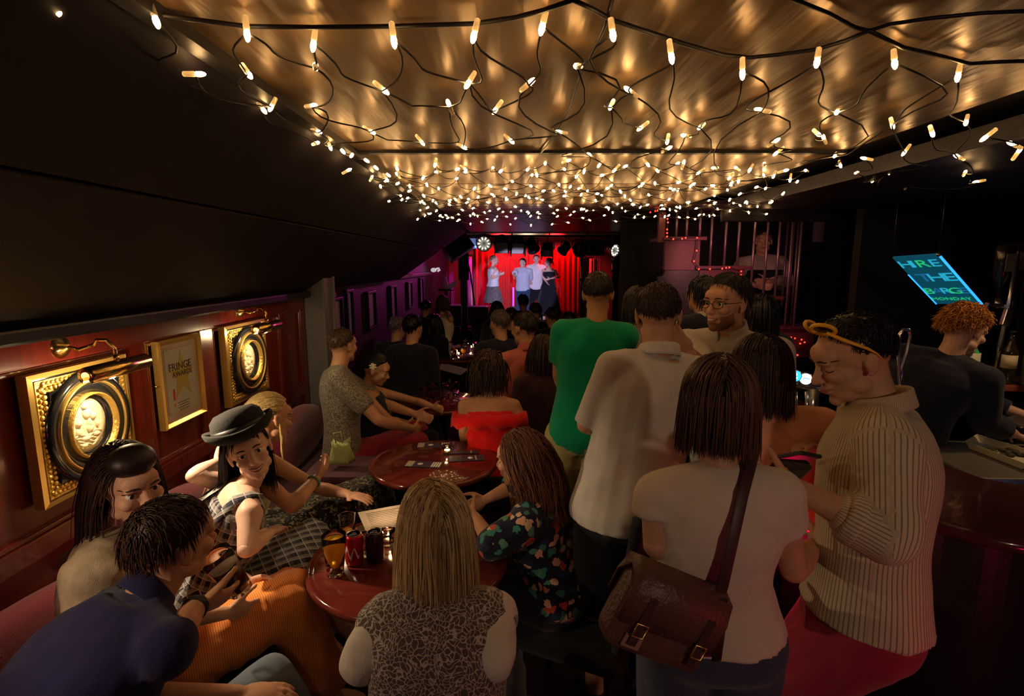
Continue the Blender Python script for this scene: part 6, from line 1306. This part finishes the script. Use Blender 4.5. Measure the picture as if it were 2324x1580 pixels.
for x in (-.085, .085):
    MB().box(cb+Rb @ A(x, -.066, .0), (.022, .006, .13), Rb, bev=.002).build('strap', LEATHD, sb); bu = MB(); bu.tube([cb+Rb @ A(x+a*.015, -.073, -.02+z*.017) for a, z in ((-1, -1), (1, -1), (1, 1), (-1, 1))], .0022, 6, closed=True); bu.build('buckle', M_GILTP, sb)
MB().box(cb+Rb @ A(-.08, -.056, -.06), (.05, .006, .035), Rb, bev=.002).build('leather_patch', mat('patch', (.3, .16, .12), .6), sb)
e1_, e2_ = cb+Rb @ A(-.13, -.02, .1), cb+Rb @ A(.135, .0, .06); sp_ = [e2_, at(1640, 1330, 1.06), at(1662, 1230, 1.055), at(1686, 1120, 1.09), at(1704, 1052, 1.14), at(1712, 1020, 1.24), at(1690, 1050, 1.4), at(1600, 1200, 1.42), at(1490, 1300, 1.32), e1_]
MB().tube(sp_, .0135, 10, flat=.2, ref=(0, 1, .2)).build('shoulder_strap', LEATHD, sb); MB().tube([e2_, at(1638, 1360, 1.04), at(1632, 1440, 1.05), at(1626, 1500, 1.06)], [.0135, .0135, .013, .011], 10, flat=.2, ref=(0, 1, .2)).build('strap_end', LEATHD, sb)
# big man with the yellow sunglasses
p = Person('dark-haired man in a striped beige shirt and burgundy trousers bending over a phone', at(1935, 812, 1.47), yaw=66, hyaw=84, hpitch=22, sex='m', sk='warm', lod=0, z0=0, girth=1.08, P=at(1945, 1400, 1.42), s=1.02, shw=.98, slump=.02, syaw=62, legs=dict(L=(at(1945, 1400, 1.42)+A(-.33, .06, -.38), A(.9, 1.5, .09)), R=(at(1945, 1400, 1.42)+A(-.1, .2, -.42), A(1.1, 1.62, .09))),
    L=(at(2010, 1215, 1.2), at(1800, 1105, 1.3), dict(n=(0, .5, .8), curl=34)), R=(at(1960, 1080, 1.75), at(1868, 1030, 1.68), dict(n=(-.2, -.3, -.9), curl=36)))
p.build(face='closed'); p.top('striped_shirt', C_STRIPE, .07, .985, .022, sleeve=1.38, soff=.024, fold=(.018, 5, .5), sl={'L': 1.4, 'R': 1.4}, hem=lambda t: .03*max(0, .45-t)); p.collar(C_STRIPE, h=.038, r=.078); p.trousers('burgundy_trousers', C_BURG, .026, top=.12)
p.hair(H_BLACK, 'crop', .016, 2000, .0015, .06, seed=44, K=5, inert=.9, grav=.2, line={0: 46, 35: 50, 62: 66, 80: 92, 98: 98, 112: 108, 140: 120, 180: 126})
b = MB(); S0, E, Wr, h = p.arm['L']; d_ = nz(Wr-E); b.tube([lerp(E, Wr, .28), lerp(E, Wr, .44)], [.072, .066], 18); p.cl(link('rolled_cuff', remesh(b, .007, 2), C_STRIPE, p.root))
sgl = thing('sunglasses', 'yellow sunglasses pushed up on the head of the man in the striped shirt', 'sunglasses', p.H(0, .06, .12)); M_YEL = mat('yellow_plastic', (.85, .42, .02), .35)
for q in (-1, 1):
    cc = p.H(q*.034, .062, .112); ax, ay = nz(p.hr*.8-p.hf*.6*q), nz(p.hf*.5+p.hu*.75); b = MB(); b.tube([cc+(ax*.028*math.cos(t)+ay*.022*math.sin(t))*p.hs for t in np.linspace(0, 5.98, 22)], .0056, 8, closed=True); b.build('rim', M_YEL, sgl)
    nn_ = nz(np.cross(ax, ay)); MB().lathe([(.001, 0), (.026*p.hs, 0), (.026*p.hs, .002)], cc, 18, R=np.stack([ax, ay, nn_], 1)).build('lens', mat('smoked_lens', (.02, .015, .012), .08, spec=.8), sgl)
    MB().tube([p.H(q*.06, .066, .108), p.H(q*.078, .045, .085), p.H(q*.088, -.005, .04), p.H(q*.088, -.022, .02), p.H(q*.086, -.034, -.004)], [.0085, .0105, .008, .005, .004], 8, flat=.5, ref=(0, 0, 1)).build('temple', M_YEL, sgl)
MB().tube([p.H(-.008, .07, .114), p.H(0, .074, .116), p.H(.008, .07, .114)], .004, 8).build('bridge', M_YEL, sgl)
ph = thing('phone', 'black phone with a lit blue screen held between the man and the woman in peach', 'phone', at(1805, 1040, 1.42)); Rp = Rz(10, 62, 14); MB().box(at(1805, 1038, 1.42), (.07, .012, .12), Rp, bev=.006).build('case', M_LBLK, ph); MB().box(at(1801, 1032, 1.42)+Rp @ A(0, -.0065, .035), (.05, .002, .022), Rp).build('screen', mat('phone_screen', (.2, .4, 1), .3, emit=(.18, .36, 1), estr=3.), ph)
wa = thing('wallet', 'dark patent purse with a metal clasp in the man\'s hand', 'purse', at(1770, 1062, 1.36)); Rp = Rz(20, 30, 10); MB().box(at(1790, 1066, 1.36), (.12, .03, .06), Rp, bev=.012).build('purse_body', mat('patent_black', (.02, .012, .014), .1, spec=.8), wa); b = MB(); cw = at(1772, 1066, 1.33); b.tube([cw+Rp @ A(.014*math.cos(t), -.006, .014*math.sin(t)) for t in np.linspace(0, 5.9, 16)], .003, 6, closed=True); b.tube([cw+Rp @ A(.008*math.cos(t), -.008, .008*math.sin(t)) for t in np.linspace(0, 4, 10)], .002, 6); b.build('clasp', M_GILTP, wa)
# bartender
p = Person('bartender with curly ginger hair and a navy sweater working behind the bar', at(2188, 752, 2.62), yaw=-62, hyaw=-80, hpitch=18, hroll=0, sex='m', sk='fair', lod=0, z0=0, P=A(2.12, 2.75, .9), s=.98, slump=.07, R=(at(2232, 955, 2.5), at(2300, 985, 2.5), dict(n=(0, 0, -1), curl=24)), L=(A(2.6, 2.95, 1.1), A(2.75, 2.75, 1.05)))
p.build(face='closed'); p.top('navy_sweater', C_DNAVY, -.1, .99, .026, sleeve=1.75, soff=.024); p.trousers('trousers', C_BLACK); p.hair(H_GINGER, 'curly', .042, 3400, .0022, .3, seed=50, K=9, wave=1.1, wfreq=26, grav=.12, line={0: 50, 35: 54, 62: 64, 80: 80, 98: 86, 112: 100, 140: 112, 180: 118})
# man behind the bars
p = Person('man in a white shirt and dark waistcoat standing behind the stair bars', at(1732, 548, 5.3), yaw=168, hyaw=160, sex='m', sk='fair', lod=1, z0=.45, s=1., P=at(1728, 690, 5.3), R=(at(1660, 640, 5.2), at(1716, 648, 5.05)), L=(at(1790, 640, 5.25), at(1740, 640, 5.05)))
p.build(face='closed', legs=True); p.top('white_shirt', C_GREY, -.08, .98, .02, sleeve=1.7); p.trousers('trousers', C_BLACK); p.hair(H_DARK, 'short', .06, 420, .004, .08, seed=52)
b = MB(); p.torso(b, -.05, .72, .028); link('waistcoat', remesh(b, .014, 2), C_BLACK, p.root)
MB().box((1.9, 5.45, .225), (1.7, .9, .45)).build('stair_landing', M_BLACK, stt)
# ------------------------------------------------------------------ performers on the stage
kw = dict(z0=SZ, lod=1, sk='pale')
p = Person('blond woman in a white sleeveless top and grey skirt on stage, turned to the others', at(1121, 591, 13.2), yaw=-62, hyaw=-70, sex='f', R=(at(1116, 632, 13.05), at(1134, 624, 13.0)), L=(at(1128, 632, 13.4), at(1136, 624, 13.2)), **kw)
p.build(face='closed', bare=True, shoes=SHOEG); p.top('white_top', C_WHITE, .1, .9, .03, sleeve=0, shoulder=False); p.skirt_stand('grey_skirt', C_TWEED, .34, .1); p.hair(hairmat('hair_ash', (.25, .17, .1), (.5, .38, .26)), 'pony', .16, 420, .004, .03, seed=60, K=10)
p = Person('short dark-haired performer in a pale blue T-shirt and jeans on stage', at(1186, 597, 13.5), yaw=170, hyaw=150, sex='m', L=(at(1204, 640, 13.6), at(1210, 650, 13.7)), R=(at(1167, 623, 13.3), at(1166, 628, 13.15)), **kw)
p.build(face='closed', shoes=SHOE); p.top('pale_blue_tee', C_PBLUE, -.08, .985, .03, sleeve=.8, soff=.03); p.trousers('blue_jeans', C_SJEANS, .02); p.hair(H_BLACK, 'short', .06, 420, .004, .1, seed=61)
p = Person('tall bearded performer in a white shirt in the middle of the line on stage', at(1217, 589, 13.7), yaw=178, hyaw=172, sex='m', L=(at(1240, 620, 13.8), at(1252, 640, 13.9)), R=(at(1196, 622, 13.85), at(1188, 640, 13.95)), **kw)
p.build(face='closed', shoes=SHOE); p.top('white_shirt', C_WHITE, -.12, .985, .03, sleeve=1.5, soff=.026); p.collar(C_WHITE); p.trousers('dark_trousers', C_BLACK, .02); p.hair(H_DKBROWN, 'short', .03, 420, .004, .06, seed=62)
p = Person('woman in a black V-neck dress with tied-back red hair on stage', at(1245, 596, 13.45), yaw=168, hyaw=110, sex='f', girth=1.2, L=(at(1269, 628, 13.4), at(1248, 633, 13.2)), R=(at(1232, 628, 13.4), at(1240, 640, 13.3)), **kw)
p.build(face='closed', bare=True, shoes=SHOE); p.top('black_bodice', C_BLACK, -.05, .84, .014, sleeve=0, shoulder=False); p.skirt_stand('black_skirt', C_BLACK, .62, .16); p.hair(hairmat('hair_red', (.2, .06, .04), (.35, .12, .08)), 'pony', .12, 420, .004, .05, seed=63, K=10)
for sd in (-1, 1):
    b = MB(); n_ = np.cross(p.u, p.sr); b.tube([lerp(p.SL, p.SR, .5)+p.sr*sd*.05+n_*.11-p.u*.12, p.N+p.sr*sd*.085+n_*.03-p.u*.01, p.N+p.sr*sd*.085-n_*.05-p.u*.02, lerp(p.SL, p.SR, .5)+p.sr*sd*.08-n_*.1-p.u*.1], .022, 8, flat=.5); b.build('dress_strap', C_BLACK, p.root)
